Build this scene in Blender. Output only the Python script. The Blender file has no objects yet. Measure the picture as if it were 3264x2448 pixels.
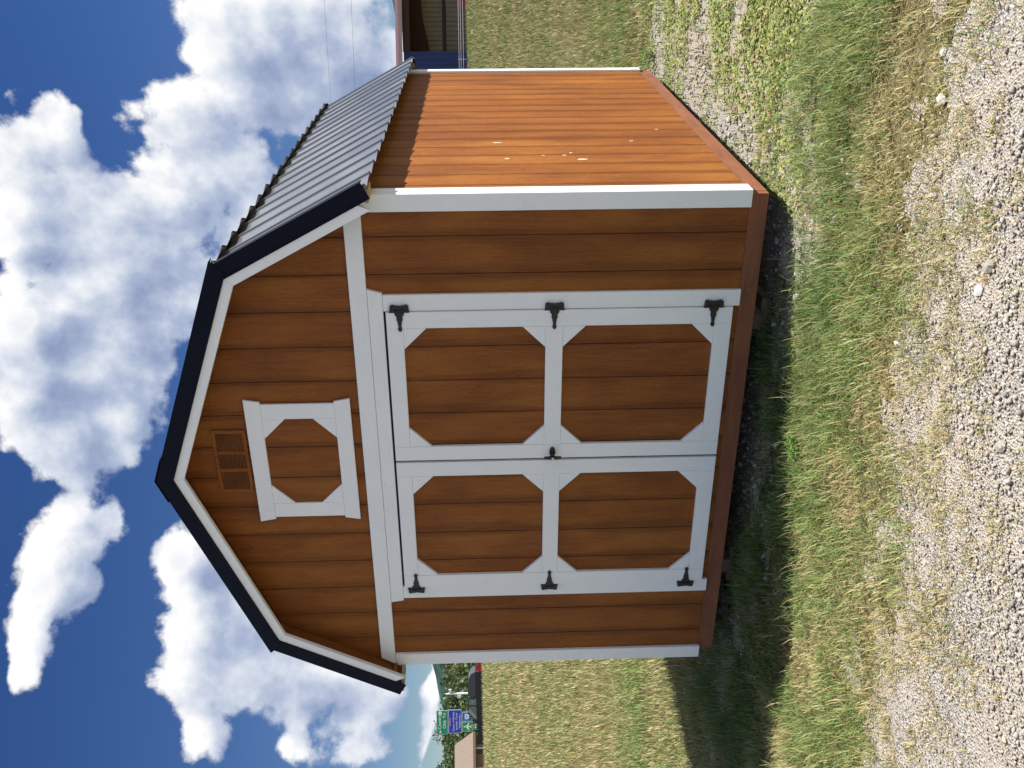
import bpy, math, random
import numpy as np
from mathutils import Vector, Matrix

# ------------------------------------------------------------------ camera
scn = bpy.context.scene
COL = scn.collection
CAM = np.array([4.3789, -4.5628, 1.4467]); FPX = 2995.16
PITCH, YAW, ROLL = -0.03028, -0.48174, -0.018866
_f = np.array([math.sin(YAW) * math.cos(PITCH), math.cos(YAW) * math.cos(PITCH), math.sin(PITCH)])
_r = np.array([math.cos(YAW), -math.sin(YAW), 0.0]); _u = np.cross(_r, _f)
AR = _r * math.cos(ROLL) + _u * math.sin(ROLL); AU = -_r * math.sin(ROLL) + _u * math.cos(ROLL)
cam_data = bpy.data.cameras.new('camera'); cam = bpy.data.objects.new('camera', cam_data); COL.objects.link(cam)
M = Matrix.Identity(4)
for i in range(3):                      # the photograph was taken with the phone on its side: picture-right is world-down
    M[i][0] = -AU[i]; M[i][1] = AR[i]; M[i][2] = -_f[i]; M[i][3] = CAM[i]
cam.matrix_world = M
cam_data.sensor_width = 36.0; cam_data.lens = FPX / 3264 * 36.0
cam_data.clip_start = 0.05; cam_data.clip_end = 12000
scn.camera = cam
F2 = np.array([math.sin(YAW), math.cos(YAW)]); R2 = np.array([math.cos(YAW), -math.sin(YAW)])

def ray(x, y):                          # pixel of the 3264 x 2448 photograph -> direction
    return _f + AR * (1224 - y) / FPX - AU * (x - 1632) / FPX
def place(s, l, z=0.0):                 # s metres ahead of the camera, l metres to its right
    p = CAM[:2] + F2 * s + R2 * l
    return (float(p[0]), float(p[1]), z)

# ------------------------------------------------------------------ light
SUNV = Vector((0.66, 0.268, 1.0)).normalized()
EL = math.asin(SUNV.z); AZ = math.atan2(SUNV.x, SUNV.y)
sun_data = bpy.data.lights.new('sun', 'SUN'); sun_data.energy = 5.0; sun_data.angle = math.radians(0.53)
sun_data.color = (1.0, 0.95, 0.86)
sun = bpy.data.objects.new('sun', sun_data); COL.objects.link(sun)
sun.rotation_euler = SUNV.to_track_quat('Z', 'Y').to_euler(); sun.location = (30, 12, 45)
vs = scn.view_settings
vs.view_transform = 'Standard'; vs.look = 'None'; vs.gamma = 1; vs.exposure = 1.15; vs.use_curve_mapping = False
scn.render.resolution_x = 1024; scn.render.resolution_y = 768

SKY_STRENGTH = 0.10
world = bpy.data.worlds.new('World'); scn.world = world; world.use_nodes = True

class NT:
    def __init__(s, tree): s.t = tree; s.n = tree.nodes; s.l = tree.links
    def new(s, typ, **kw):
        n = s.n.new(typ)
        for k, v in kw.items():
            if k.startswith('_'):
                key = k[1:]; key = int(key) if key.isdigit() else key.replace('__', ' ')
                s.set(n.inputs[key], v)
            else: setattr(n, k, v)
        return n
    def set(s, sock, v):
        if hasattr(v, 'is_output') or isinstance(v, bpy.types.NodeSocket): s.l.new(v, sock)
        else: sock.default_value = v
    def math(s, op, a, b=None, c=None, clamp=False):
        n = s.n.new('ShaderNodeMath'); n.operation = op; n.use_clamp = clamp
        for i, v in enumerate((a, b, c)):
            if v is not None: s.set(n.inputs[i], v)
        return n.outputs[0]
    def vmath(s, op, a, b=None):
        n = s.n.new('ShaderNodeVectorMath'); n.operation = op
        s.set(n.inputs[0], a)
        if b is not None: s.set(n.inputs[1], b)
        return n.outputs['Value'] if op in ('LENGTH', 'DOT_PRODUCT', 'DISTANCE') else n.outputs[0]
    def noise(s, vec, scale, detail=4, rough=0.5, lac=2.0, dist=0.0):
        n = s.new('ShaderNodeTexNoise', _Scale=scale, _Detail=detail, _Roughness=rough, _Lacunarity=lac, _Distortion=dist)
        s.l.new(vec, n.inputs['Vector']); return n.outputs[0]
    def scale(s, vec, sc):
        n = s.n.new('ShaderNodeMapping'); s.l.new(vec, n.inputs[0]); n.inputs['Scale'].default_value = sc; return n.outputs[0]
    def ramp(s, fac, stops, interp='LINEAR'):
        n = s.n.new('ShaderNodeValToRGB'); cr = n.color_ramp; cr.interpolation = interp
        while len(cr.elements) < len(stops): cr.elements.new(0.5)
        for e, (p, c) in zip(cr.elements, stops):
            e.position = p; e.color = (c[0], c[1], c[2], 1) if hasattr(c, '__len__') else (c, c, c, 1)
        s.l.new(fac, n.inputs[0]); return n.outputs[0]
    def mix(s, fac, a, b, mode='MIX'):
        n = s.n.new('ShaderNodeMix'); n.data_type = 'RGBA'; n.blend_type = mode
        s.set(n.inputs[0], fac)
        for k, v in ((6, a), (7, b)):
            if isinstance(v, tuple): v = (v[0], v[1], v[2], 1)
            s.set(n.inputs[k], v)
        return n.outputs[2]
    def maprange(s, v, a, b, c=0.0, d=1.0, smooth=False):
        n = s.n.new('ShaderNodeMapRange'); n.clamp = True
        if smooth: n.interpolation_type = 'SMOOTHSTEP'
        for i, x in enumerate((v, a, b, c, d)): s.set(n.inputs[i], x)
        return n.outputs[0]

# sky: clear blue plus heaped cumulus, laid out by azimuth and elevation
def build_sky():
    g = bpy.data.node_groups.new('cloud_density', 'ShaderNodeTree')
    g.interface.new_socket('Vector', in_out='INPUT', socket_type='NodeSocketVector')
    g.interface.new_socket('Density', in_out='OUTPUT', socket_type='NodeSocketFloat')
    N = NT(g); gi = N.new('NodeGroupInput'); go = N.new('NodeGroupOutput')
    d = N.vmath('NORMALIZE', gi.outputs[0])
    warp = N.new('ShaderNodeTexNoise', _Scale=4.0, _Detail=3.0); N.l.new(d, warp.inputs['Vector'])
    wv = N.vmath('SUBTRACT', warp.outputs['Color'], (0.5, 0.5, 0.5))
    wsc = N.new('ShaderNodeVectorMath', operation='SCALE'); N.l.new(wv, wsc.inputs[0]); wsc.inputs['Scale'].default_value = 0.085
    dw = N.vmath('ADD', d, wsc.outputs[0])
    sep = N.new('ShaderNodeSeparateXYZ'); N.l.new(dw, sep.inputs[0])
    az = N.math('ARCTAN2', sep.outputs[0], sep.outputs[1]); el = N.math('ARCSINE', sep.outputs[2])
    K = 3264 / 2212
    blobs = [(105, 440, 95, 190), (75, 370, 60, 110), (160, 290, 36, 90), (260, 500, 140, 150), (330, 400, 70, 110),
             (470, 110, 62, 150), (640, 130, 240, 190), (480, 330, 130, 120), (430, 230, 60, 80), (560, 480, 110, 110),
             (310, 600, 190, 110), (200, 720, 200, 110), (130, 830, 150, 110), (255, 880, 105, 120), (105, 960, 110, 100),
             (215, 1010, 70, 80), (45, 960, 60, 70), (150, 1120, 85, 80), (105, 1240, 75, 80), (85, 1370, 52, 90), (50, 1465, 26, 50),
             (405, 1190, 58, 55), (425, 1290, 72, 90), (440, 1400, 78, 90), (445, 1540, 62, 130), (540, 1330, 100, 105),
             (625, 1450, 120, 90), (650, 1590, 70, 90), (760, 1500, 80, 80), (800, 1600, 70, 70), (912, 1500, 22, 90), (918, 1620, 26, 60),
             (840, 60, 34, 110), (25, 700, 30, 60)]
    # coverage sampled over the part of the sky the photograph shows, stored as a few products of ramps (azimuth x elevation)
    A0, A1, E0, E1, NS = YAW - 0.46, YAW + 0.46, -0.01, 0.57, 32
    aa, ee = np.meshgrid(np.linspace(A0, A1, NS), np.linspace(E0, E1, NS))
    acc = np.zeros_like(aa)
    for (x, y, rx, ry) in blobs:
        v = ray(x * K, y * K); v = v / np.linalg.norm(v); e = math.asin(v[2]); a = math.atan2(v[0], v[1])
        ln = np.sqrt(((aa - a) * math.cos(e) * FPX / (ry * K)) ** 2 + ((ee - e) * FPX / (rx * K)) ** 2)
        acc += np.exp(-6.0 * ln)
    ln = -np.log(acc + 1e-9) / 6.0
    field = np.clip(1.08 - ln, -0.8, 0.75)
    U_, S_, V_ = np.linalg.svd(field)
    tt = None
    au = N.maprange(az, A0, A1); eu = N.maprange(el, E0, E1)
    for k in range(0, 9, 3):
        R_ = []
        for src, mat in ((eu, U_[:, k:k + 3] * S_[k:k + 3]), (au, V_[k:k + 3].T)):
            m = np.abs(mat).max() * 2 + 1e-9
            rp = N.ramp(src, [(i / (NS - 1), tuple(mat[i] / m + 0.5)) for i in range(NS)])
            R_.append((N.vmath('SUBTRACT', rp, (0.5, 0.5, 0.5)), m))
        dt = N.math('MULTIPLY', N.vmath('DOT_PRODUCT', R_[0][0], R_[1][0]), R_[0][1] * R_[1][1])
        tt = dt if tt is None else N.math('ADD', tt, dt)
    # unseen sky: broken cumulus from plain noise, cover raised to brighten the shaded front
    wide = N.math('MULTIPLY_ADD', N.math('SUBTRACT', N.noise(N.scale(d, (1.0, 1.0, 1.5)), 2.6, 2), 0.5), 4.2, 0.20)
    wide = N.math('MINIMUM', N.math('MAXIMUM', wide, -0.8), 0.75)
    da = N.math('ABSOLUTE', N.math('SUBTRACT', az, YAW))
    inside = N.math('MULTIPLY', N.maprange(da, 0.45, 0.38, 0, 1, True), N.maprange(el, 0.56, 0.50, 0, 1, True))
    mixf = N.new('ShaderNodeMix'); N.set(mixf.inputs[0], inside); N.set(mixf.inputs[2], wide); N.set(mixf.inputs[3], tt)
    t = N.math('MULTIPLY', mixf.outputs[0], 0.85)
    f1 = N.noise(d, 9.0, 6, 0.62)
    vo = N.new('ShaderNodeTexVoronoi', feature='F1', normalize=False, _Scale=15.0, _Detail=1.6, _Roughness=0.55, _Lacunarity=2.3); N.l.new(N.vmath('ADD', d, wsc.outputs[0]), vo.inputs['Vector'])
    f2 = N.math('SUBTRACT', 1.0, vo.outputs['Distance'])
    t = N.math('MULTIPLY_ADD', N.math('SUBTRACT', f1, 0.5), 1.75, t)
    t = N.math('MULTIPLY_ADD', N.math('SUBTRACT', f2, 0.14), 0.50, t)
    N.l.new(t, go.inputs[0])

    W = NT(world.node_tree); W.n.clear()
    out = W.new('ShaderNodeOutputWorld'); bg = W.new('ShaderNodeBackground'); bg.inputs[1].default_value = SKY_STRENGTH
    W.l.new(bg.outputs[0], out.inputs[0])
    sky = W.new('ShaderNodeTexSky', sky_type='NISHITA', sun_disc=False, sun_elevation=EL, sun_rotation=AZ,
                altitude=700.0, air_density=1.0, dust_density=0.0, ozone_density=3.0)
    blue = W.new('ShaderNodeHueSaturation', _Hue=0.516, _Saturation=1.27, _Value=0.36); W.l.new(sky.outputs[0], blue.inputs['Color'])
    tc = W.new('ShaderNodeTexCoord'); dirv = tc.outputs['Generated']
    def dens(v):
        n = W.new('ShaderNodeGroup'); n.node_tree = g; W.l.new(v, n.inputs[0]); return n.outputs[0]
    D = dens(dirv)
    off = W.vmath('ADD', dirv, tuple(SUNV * 0.034)); D2 = dens(off)
    alpha = W.maprange(D, 0.0, 0.21, 0, 1, True)
    lit = W.math('SUBTRACT', D, D2)                       # thinner cloud towards the sun: that side is lit
    lit = W.maprange(lit, -0.42, 0.52)
    thin = W.maprange(D, 0.12, 0.95, 1, 0)
    b = W.math('MULTIPLY_ADD', lit, 0.72, W.math('MULTIPLY', thin, 0.30))
    cc = W.ramp(b, [(0.16, (0.25, 0.32, 0.51)), (0.40, (0.42, 0.49, 0.66)), (0.63, (0.68, 0.73, 0.83)), (0.88, (1.0, 1.0, 1.0))])
    sc = W.new('ShaderNodeVectorMath', operation='SCALE'); W.l.new(cc, sc.inputs[0]); sc.inputs['Scale'].default_value = 0.46 / SKY_STRENGTH
    W.l.new(W.mix(alpha, blue.outputs[0], sc.outputs[0]), bg.inputs[0])
    world.cycles.sampling_method = 'MANUAL'; world.cycles.sample_map_resolution = 512
build_sky()

# ------------------------------------------------------------------ helpers
def vnoise(x, y, scale, seed=0):
    x = np.asarray(x, float) * scale + seed * 17.13; y = np.asarray(y, float) * scale - seed * 9.71
    xi = np.floor(x); yi = np.floor(y); fx = x - xi; fy = y - yi
    fx = fx * fx * (3 - 2 * fx); fy = fy * fy * (3 - 2 * fy)
    def h(a, b):
        v = np.sin(a * 127.1 + b * 311.7 + seed * 74.7) * 43758.5453
        return v - np.floor(v)
    return (h(xi, yi) * (1 - fx) + h(xi + 1, yi) * fx) * (1 - fy) + (h(xi, yi + 1) * (1 - fx) + h(xi + 1, yi + 1) * fx) * fy
def fbm(x, y, scale, seed=0, n=3):
    t = 0; a = 1; s = 0
    for k in range(n):
        t = t + a * vnoise(x, y, scale * 2 ** k, seed + k * 5); s += a; a *= 0.5
    return t / s
def sstep(a, b, x):
    t = np.clip((x - a) / (b - a), 0, 1); return t * t * (3 - 2 * t)

class MB:
    def __init__(s): s.v = []; s.f = []; s.sm = False
    def poly(s, pts, faces):
        o = len(s.v); s.v += [tuple(map(float, p)) for p in pts]; s.f += [tuple(i + o for i in f) for f in faces]; return s
    def box(s, x0, x1, y0, y1, z0, z1):
        return s.poly([(x0, y0, z0), (x1, y0, z0), (x1, y1, z0), (x0, y1, z0), (x0, y0, z1), (x1, y0, z1), (x1, y1, z1), (x0, y1, z1)],
                      [(3, 2, 1, 0), (4, 5, 6, 7), (0, 1, 5, 4), (1, 2, 6, 5), (2, 3, 7, 6), (3, 0, 4, 7)])
    def prism(s, pts, a0, a1, axis='y', bev=0.0):
        """2-D outline (u, v) drawn along axis; bev chamfers the a0 side."""
        area = sum(p[0] * q[1] - q[0] * p[1] for p, q in zip(pts, pts[1:] + pts[:1]))
        if area < 0: pts = pts[::-1]
        n = len(pts)
        def P(u, v, a): return {'y': (u, a, v), 'x': (a, u, v), 'z': (u, v, a)}[axis]
        rings = []
        if bev > 0:
            sgn = 1 if a1 > a0 else -1
            rings.append([P(u, v, a0) for u, v in inset(pts, bev)]); rings.append([P(u, v, a0 + sgn * bev) for u, v in pts])
        else: rings.append([P(u, v, a0) for u, v in pts])
        rings.append([P(u, v, a1) for u, v in pts])
        vv = [q for r in rings for q in r]; ff = []
        flip = (a1 > a0) != (axis in 'xz')      # keep the normals outwards
        for k in range(len(rings) - 1):
            for i in range(n):
                j = (i + 1) % n
                q = (k * n + i, k * n + j, (k + 1) * n + j, (k + 1) * n + i)
                ff.append(q if flip else q[::-1])
        c0 = tuple(range(n)); c1 = tuple(range((len(rings) - 1) * n, len(rings) * n))
        ff.append(c0[::-1] if flip else c0); ff.append(c1 if flip else c1[::-1])
        return s.poly(vv, ff)
    def tube(s, p0, p1, r0, r1=None, n=8, cap=True):
        r1 = r0 if r1 is None else r1
        p0 = Vector(p0); p1 = Vector(p1); d = (p1 - p0).normalized()
        a = d.orthogonal().normalized(); b = d.cross(a)
        vv = []
        for p, r in ((p0, r0), (p1, r1)):
            for i in range(n):
                t = 2 * math.pi * i / n; vv.append(p + a * math.cos(t) * r + b * math.sin(t) * r)
        ff = [(i, (i + 1) % n, n + (i + 1) % n, n + i) for i in range(n)]
        if cap: ff += [tuple(range(n))[::-1], tuple(range(n, 2 * n))]
        return s.poly(vv, ff)
    def build(s, name, mat, parent=None, smooth=False, loc=None):
        me = bpy.data.meshes.new(name); me.from_pydata(s.v, [], s.f); me.update()
        return link(name, me, mat, parent, smooth, loc)
def link(name, me, mat, parent=None, smooth=False, loc=None):
    if mat is not None and not me.materials: me.materials.append(mat)
    if smooth: me.polygons.foreach_set('use_smooth', [True] * len(me.polygons))
    o = bpy.data.objects.new(name, me); COL.objects.link(o)
    if parent is not None: o.parent = parent
    if loc is not None: o.location = loc
    return o
def inset(pts, d):
    """offset a ccw outline inwards"""
    n = len(pts); out = []
    for i in range(n):
        p0, p, p1 = Vector(pts[i - 1]), Vector(pts[i]), Vector(pts[(i + 1) % n])
        e0 = (p - p0).normalized(); e1 = (p1 - p).normalized()
        n0 = Vector((-e0.y, e0.x)); n1 = Vector((-e1.y, e1.x)); b = n0 + n1
        b = b / max(0.2, b.dot(n0)) if b.length > 1e-6 else n0
        out.append((p.x + b.x * d, p.y + b.y * d))
    return out
def empty(name, loc=(0, 0, 0), rz=0.0):
    o = bpy.data.objects.new(name, None); COL.objects.link(o); o.location = loc; o.rotation_euler = (0, 0, rz); o.empty_display_size = 0.2; return o
def tag(o, label, cat, group=None):
    o['label'] = label; o['category'] = cat
    if group: o['group'] = group
    return o
def kind(o, k, label=None):
    o['kind'] = k
    if label: o['label'] = label
    return o
def tri_mesh(name, verts, tris, mat, col=None, parent=None):
    me = bpy.data.meshes.new(name); nv = len(verts); nt = len(tris)
    me.vertices.add(nv); me.vertices.foreach_set('co', np.ascontiguousarray(verts, np.float32).ravel())
    me.loops.add(nt * 3); me.loops.foreach_set('vertex_index', np.ascontiguousarray(tris, np.int32).ravel())
    me.polygons.add(nt); me.polygons.foreach_set('loop_start', np.arange(0, nt * 3, 3, dtype=np.int32))
    me.update(calc_edges=True)
    if col is not None:
        at = me.color_attributes.new('tint', 'FLOAT_COLOR', 'POINT')
        c4 = np.ones((nv, 4), np.float32); c4[:, :3] = col; at.data.foreach_set('color', c4.ravel())
    return link(name, me, mat, parent)

# ------------------------------------------------------------------ materials
def mat_new(name):
    m = bpy.data.materials.new(name); m.use_nodes = True; N = NT(m.node_tree); N.n.clear()
    out = N.new('ShaderNodeOutputMaterial'); b = N.new('ShaderNodeBsdfPrincipled'); N.l.new(b.outputs[0], out.inputs[0])
    return m, N, b
def bump(N, b, h, strength, dist):
    n = N.new('ShaderNodeBump', _Strength=strength, _Distance=dist); N.l.new(h, n.inputs['Height']); N.l.new(n.outputs[0], b.inputs['Normal'])
def pos(N): return N.new('ShaderNodeNewGeometry').outputs['Position']
def simple(name, c, rough=0.6, metal=0.0, var=0.12, nscale=8.0, bmp=0.0, spec=0.5, bscale=60.0):
    m, N, b = mat_new(name); p = pos(N)
    f = N.noise(p, nscale, 5, 0.6)
    lo = tuple(x * (1 - var) for x in c); hi = tuple(min(1, x * (1 + var)) for x in c)
    N.l.new(N.ramp(f, [(0.3, lo), (0.7, hi)]), b.inputs['Base Color'])
    b.inputs['Roughness'].default_value = rough; b.inputs['Metallic'].default_value = metal
    b.inputs['Specular IOR Level'].default_value = spec
    if bmp: bump(N, b, N.noise(p, bscale, 3), bmp, 0.003)
    return m

def mat_siding(name, grooves=True):
    """semi-transparent brown stain on embossed panels: lap marks by the grooves, mottling, pale grain"""
    m, N, b = mat_new(name); p = pos(N)
    sep = N.new('ShaderNodeSeparateXYZ'); N.l.new(p, sep.inputs[0])
    run = N.math('ADD', sep.outputs[0], sep.outputs[1])
    cell = N.math('FLOOR', N.math('DIVIDE', run, 0.2032))
    edge = N.math('PINGPONG', run, 0.1016)                    # 0 at a groove
    big = N.noise(N.scale(p, (1.7, 1.7, 0.55)), 2.0, 4, 0.62)
    lap = N.noise(N.scale(p, (1.0, 1.0, 0.35)), 3.1, 3, 0.5)
    grain = N.noise(N.scale(p, (90, 90, 3.0)), 1.0, 5, 0.65)
    wn = N.new('ShaderNodeTexWhiteNoise', noise_dimensions='1D'); N.l.new(cell, wn.inputs['W'])
    c = N.ramp(big, [(0.28, (0.180, 0.054, 0.018)), (0.50, (0.265, 0.089, 0.023)), (0.72, (0.350, 0.136, 0.031))])
    smudge = N.noise(N.scale(p, (1.0, 1.0, 0.45)), 4.6, 4, 0.55)
    c = N.mix(N.maprange(smudge, 0.47, 0.70, 0.0, 0.48), c, (0.115, 0.031, 0.016))
    if grooves:
        w = N.maprange(lap, 0.38, 0.62, 0.016, 0.075)
        band = N.maprange(edge, w, N.math('MULTIPLY', w, 0.25), 0.0, 0.55, True)
        c = N.mix(band, c, (0.095, 0.028, 0.012))
    c = N.mix(N.maprange(wn.outputs[0], 0, 1, 0.0, 0.16), c, (0.16, 0.050, 0.010))
    c = N.mix(N.maprange(grain, 0.35, 0.72, 0.0, 0.30), c, (0.40, 0.165, 0.036))
    spots = N.noise(p, 55.0, 2)
    c = N.mix(N.maprange(spots, 0.70, 0.78, 0, 0.45), c, (0.045, 0.018, 0.009))
    N.l.new(c, b.inputs['Base Color']); b.inputs['Roughness'].default_value = 0.62
    b.inputs['Specular IOR Level'].default_value = 0.16
    emb = N.noise(N.scale(p, (75, 75, 22.0)), 1.0, 4, 0.6, dist=1.2)
    bump(N, b, emb, 0.9, 0.010)
    return m
def mat_white():
    m, N, b = mat_new('white_trim_paint'); p = pos(N)
    f = N.noise(p, 3.0, 5, 0.6); g = N.noise(p, 130.0, 2)
    c = N.ramp(f, [(0.3, (0.82, 0.855, 0.885)), (0.7, (0.86, 0.885, 0.90))])
    c = N.mix(N.maprange(g, 0.66, 0.76, 0, 0.22), c, (0.50, 0.50, 0.48))
    d = N.noise(p, 16.0, 4, 0.7)
    c = N.mix(N.maprange(d, 0.62, 0.80, 0, 0.16), c, (0.42, 0.40, 0.37))
    N.l.new(c, b.inputs['Base Color']); b.inputs['Roughness'].default_value = 0.5
    v = N.noise(N.scale(p, (70, 70, 10)), 1.0, 4, 0.6); h = N.noise(N.scale(p, (10, 10, 90)), 1.0, 4, 0.6)
    bump(N, b, N.math('ADD', v, N.math('MULTIPLY', h, 0.6)), 0.45, 0.004)
    return m
def mat_attr(name, rough=0.6, transl=0.0, spec=0.3, varscale=0.0):
    """colour held per piece (blades, leaves, stones)"""
    m, N, b = mat_new(name)
    a = N.new('ShaderNodeVertexColor', layer_name='tint')
    c = a.outputs[0]
    if varscale:
        f = N.noise(pos(N), varscale, 3)
        c = N.mix(N.maprange(f, 0.3, 0.7, 0.0, 0.35), c, N.mix(1.0, c, (0.55, 0.55, 0.55), 'MULTIPLY'))
    N.l.new(c, b.inputs['Base Color']); b.inputs['Roughness'].default_value = rough
    b.inputs['Specular IOR Level'].default_value = spec
    if transl:
        t = N.new('ShaderNodeBsdfTranslucent'); N.l.new(c, t.inputs[0])
        mx = N.new('ShaderNodeMixShader'); mx.inputs[0].default_value = transl
        N.l.new(b.outputs[0], mx.inputs[1]); N.l.new(t.outputs[0], mx.inputs[2])
        N.l.new(mx.outputs[0], N.n['Material Output'].inputs[0])
    return m

SIDING = mat_siding('stained_siding'); STAIN = mat_siding('stained_board', False); WHITE = mat_white()
def _rim():
    m, N, b = mat_new('stained_rim_board'); p = pos(N)
    f = N.noise(N.scale(p, (2.5, 2.5, 14)), 1.5, 5, 0.65); k = N.noise(p, 9.0, 5, 0.7)
    c = N.ramp(f, [(0.3, (0.15, 0.052, 0.024)), (0.7, (0.25, 0.090, 0.038))])
    c = N.mix(N.maprange(k, 0.66, 0.72, 0, 0.35), c, (0.30, 0.16, 0.07))
    N.l.new(c, b.inputs['Base Color']); b.inputs['Roughness'].default_value = 0.75
    bump(N, b, N.noise(N.scale(p, (12, 12, 80)), 1.0, 4), 0.3, 0.004); return m
RIM = _rim()
BLACKTRIM = simple('black_metal_trim', (0.004, 0.005, 0.014), 0.42, 0.0, 0.15, 5, 0.05, 0.12)
def _roof():
    m, N, b = mat_new('charcoal_roof_metal'); p = pos(N)
    f = N.noise(p, 1.2, 2, 0.5)
    N.l.new(N.ramp(f, [(0.3, (0.095, 0.098, 0.100)), (0.7, (0.115, 0.118, 0.121))]), b.inputs['Base Color'])
    b.inputs['Metallic'].default_value = 0.0; b.inputs['Specular IOR Level'].default_value = 0.7
    N.l.new(N.maprange(f, 0.3, 0.7, 0.27, 0.31), b.inputs['Roughness'])
    b.inputs['Coat Weight'].default_value = 1.0; b.inputs['Coat Roughness'].default_value = 0.12
    return m
ROOFM = _roof()
BLACKIRON = simple('black_hinge_iron', (0.010, 0.0095, 0.011), 0.45, 0.0, 0.2, 40, 0.25, 0.5, 200)
GALV = simple('galvanised_steel', (0.55, 0.55, 0.53), 0.35, 0.8, 0.1, 30)
RAWWOOD = simple('raw_lumber', (0.42, 0.34, 0.20), 0.75, 0, 0.2, 12, 0.3)
OLDWOOD = simple('weathered_block_wood', (0.20, 0.145, 0.095), 0.85, 0, 0.3, 14, 0.5)
DARKGAP = simple('dark_gap', (0.02, 0.013, 0.010), 0.9)
GROOVE = simple('stained_groove', (0.075, 0.024, 0.011), 0.85)
CREAM = simple('scuffed_bare_patch', (0.72, 0.62, 0.50), 0.8, 0, 0.1, 60)
VENTM = simple('stained_vent_metal', (0.20, 0.066, 0.016), 0.55, 0, 0.3, 9, 0.2)

# ------------------------------------------------------------------ terrain
def sl(x, y):
    dx = np.asarray(x, float) - CAM[0]; dy = np.asarray(y, float) - CAM[1]
    return dx * F2[0] + dy * F2[1], dx * R2[0] + dy * R2[1]
def terrain(x, y):
    s, l = sl(x, y)
    crest = 1.66 + 0.0050 * np.clip(l, -40, 40)
    rise = -0.13 + (crest + 0.13) * sstep(8.5, 38.0, s)
    z = rise + (1.25 - crest) * sstep(38.5, 52.0, s)
    near = 1 - sstep(25, 60, np.abs(s))
    z = z + near * (0.035 * (fbm(x, y, 0.55, 3) - 0.5) + 0.03 * (fbm(x, y, 3.1, 8) - 0.5) + 0.012 * (fbm(x, y, 11, 5) - 0.5))
    return z
def gravel_line(x):                       # where the gravel drive ends and the verge begins
    return -1.74 - 0.185 * (4.06 - np.asarray(x, float))
def qdist(x, y):
    return y - gravel_line(x) + 0.34 * (fbm(x, y, 1.7, 21) - 0.5) + 0.16 * (fbm(x, y, 6.0, 24) - 0.5)

def axis(lo, hi, fine0, fine1, step, grow=1.22):
    a = list(np.arange(fine0, fine1 + 1e-6, step)); d = step
    while a[-1] < hi: d *= grow; a.append(a[-1] + d)
    d = step
    while a[0] > lo: d *= grow; a.insert(0, a[0] - d)
    return np.array(a)
def grid_mesh(name, xs, ys, zfun, mat, keep=None):
    X, Y = np.meshgrid(xs, ys); Z = zfun(X, Y); nx, ny = len(xs), len(ys)
    v = np.stack([X.ravel(), Y.ravel(), Z.ravel()], 1)
    i = np.arange(nx - 1)[None, :] + np.arange(ny - 1)[:, None] * nx
    q = np.stack([i, i + 1, i + 1 + nx, i + nx], -1).reshape(-1, 4)
    if keep is not None:
        cx = (X[:-1, :-1] + X[1:, 1:]).ravel() / 2; cy = (Y[:-1, :-1] + Y[1:, 1:]).ravel() / 2
        q = q[keep(cx, cy)]
        used = np.unique(q); remap = np.zeros(len(v), int); remap[used] = np.arange(len(used)); v = v[used]; q = remap[q]
    t = np.concatenate([q[:, [0, 1, 2]], q[:, [0, 2, 3]]])
    o = tri_mesh(name, v, t, mat); o.data.polygons.foreach_set('use_smooth', [True] * len(t)); return o

def mat_ground():
    m, N, b = mat_new('soil_and_thatch'); p = pos(N)
    f = N.noise(p, 1.3, 5, 0.6); g = N.noise(p, 45.0, 4, 0.7); h = N.noise(p, 9.0, 4)
    c = N.ramp(f, [(0.32, (0.075, 0.070, 0.028)), (0.52, (0.12, 0.104, 0.048)), (0.70, (0.165, 0.132, 0.070))])
    c = N.mix(N.maprange(g, 0.42, 0.62, 0, 0.55), c, (0.055, 0.047, 0.022))
    c = N.mix(N.maprange(h, 0.56, 0.70, 0, 0.5), c, (0.27, 0.225, 0.150))
    N.l.new(c, b.inputs['Base Color']); b.inputs['Roughness'].default_value = 0.95; b.inputs['Specular IOR Level'].default_value = 0.1
    bump(N, b, N.math('ADD', g, h), 0.8, 0.02); return m
def mat_gravel():
    m, N, b = mat_new('pale_limestone_fines'); p = pos(N)
    v = N.new('ShaderNodeTexVoronoi', _Scale=120.0); N.l.new(p, v.inputs['Vector'])
    f = N.noise(p, 2.0, 5, 0.6)
    sp = N.new('ShaderNodeSeparateColor'); N.l.new(v.outputs['Color'], sp.inputs[0])
    c = N.ramp(sp.outputs[0], [(0.0, (0.15, 0.137, 0.126)), (0.5, (0.265, 0.243, 0.220)), (1.0, (0.40, 0.372, 0.342))])
    c = N.mix(N.maprange(f, 0.40, 0.60, 0, 0.85), c, (0.33, 0.292, 0.250))
    N.l.new(c, b.inputs['Base Color']); b.inputs['Roughness'].default_value = 0.95; b.inputs['Specular IOR Level'].default_value = 0.1
    bump(N, b, v.outputs['Distance'], 0.95, 0.011); return m
GROUNDM = mat_ground(); GRAVELM = mat_gravel()
gx = axis(-5000, 5000, -4.0, 6.0, 0.07, 1.16); gy = axis(-3000, 6000, -3.6, 7.0, 0.07, 1.16)
kind(grid_mesh('ground', gx, gy, terrain, GROUNDM), 'structure', 'grassy ground rising gently behind the shed')
kind(grid_mesh('gravel_drive', axis(-14, 16, -1.6, 5.4, 0.03, 1.12), np.concatenate([np.arange(-14, -3.4, 0.4), np.arange(-3.4, 0.2, 0.03)]),
               lambda x, y: terrain(x, y) + 0.004, GRAVELM, keep=lambda x, y: qdist(x, y) + 0.5 * (fbm(x, y, 5.0, 27) - 0.5) < 0.54), 'structure', 'pale crushed stone drive in front of the shed')
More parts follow.
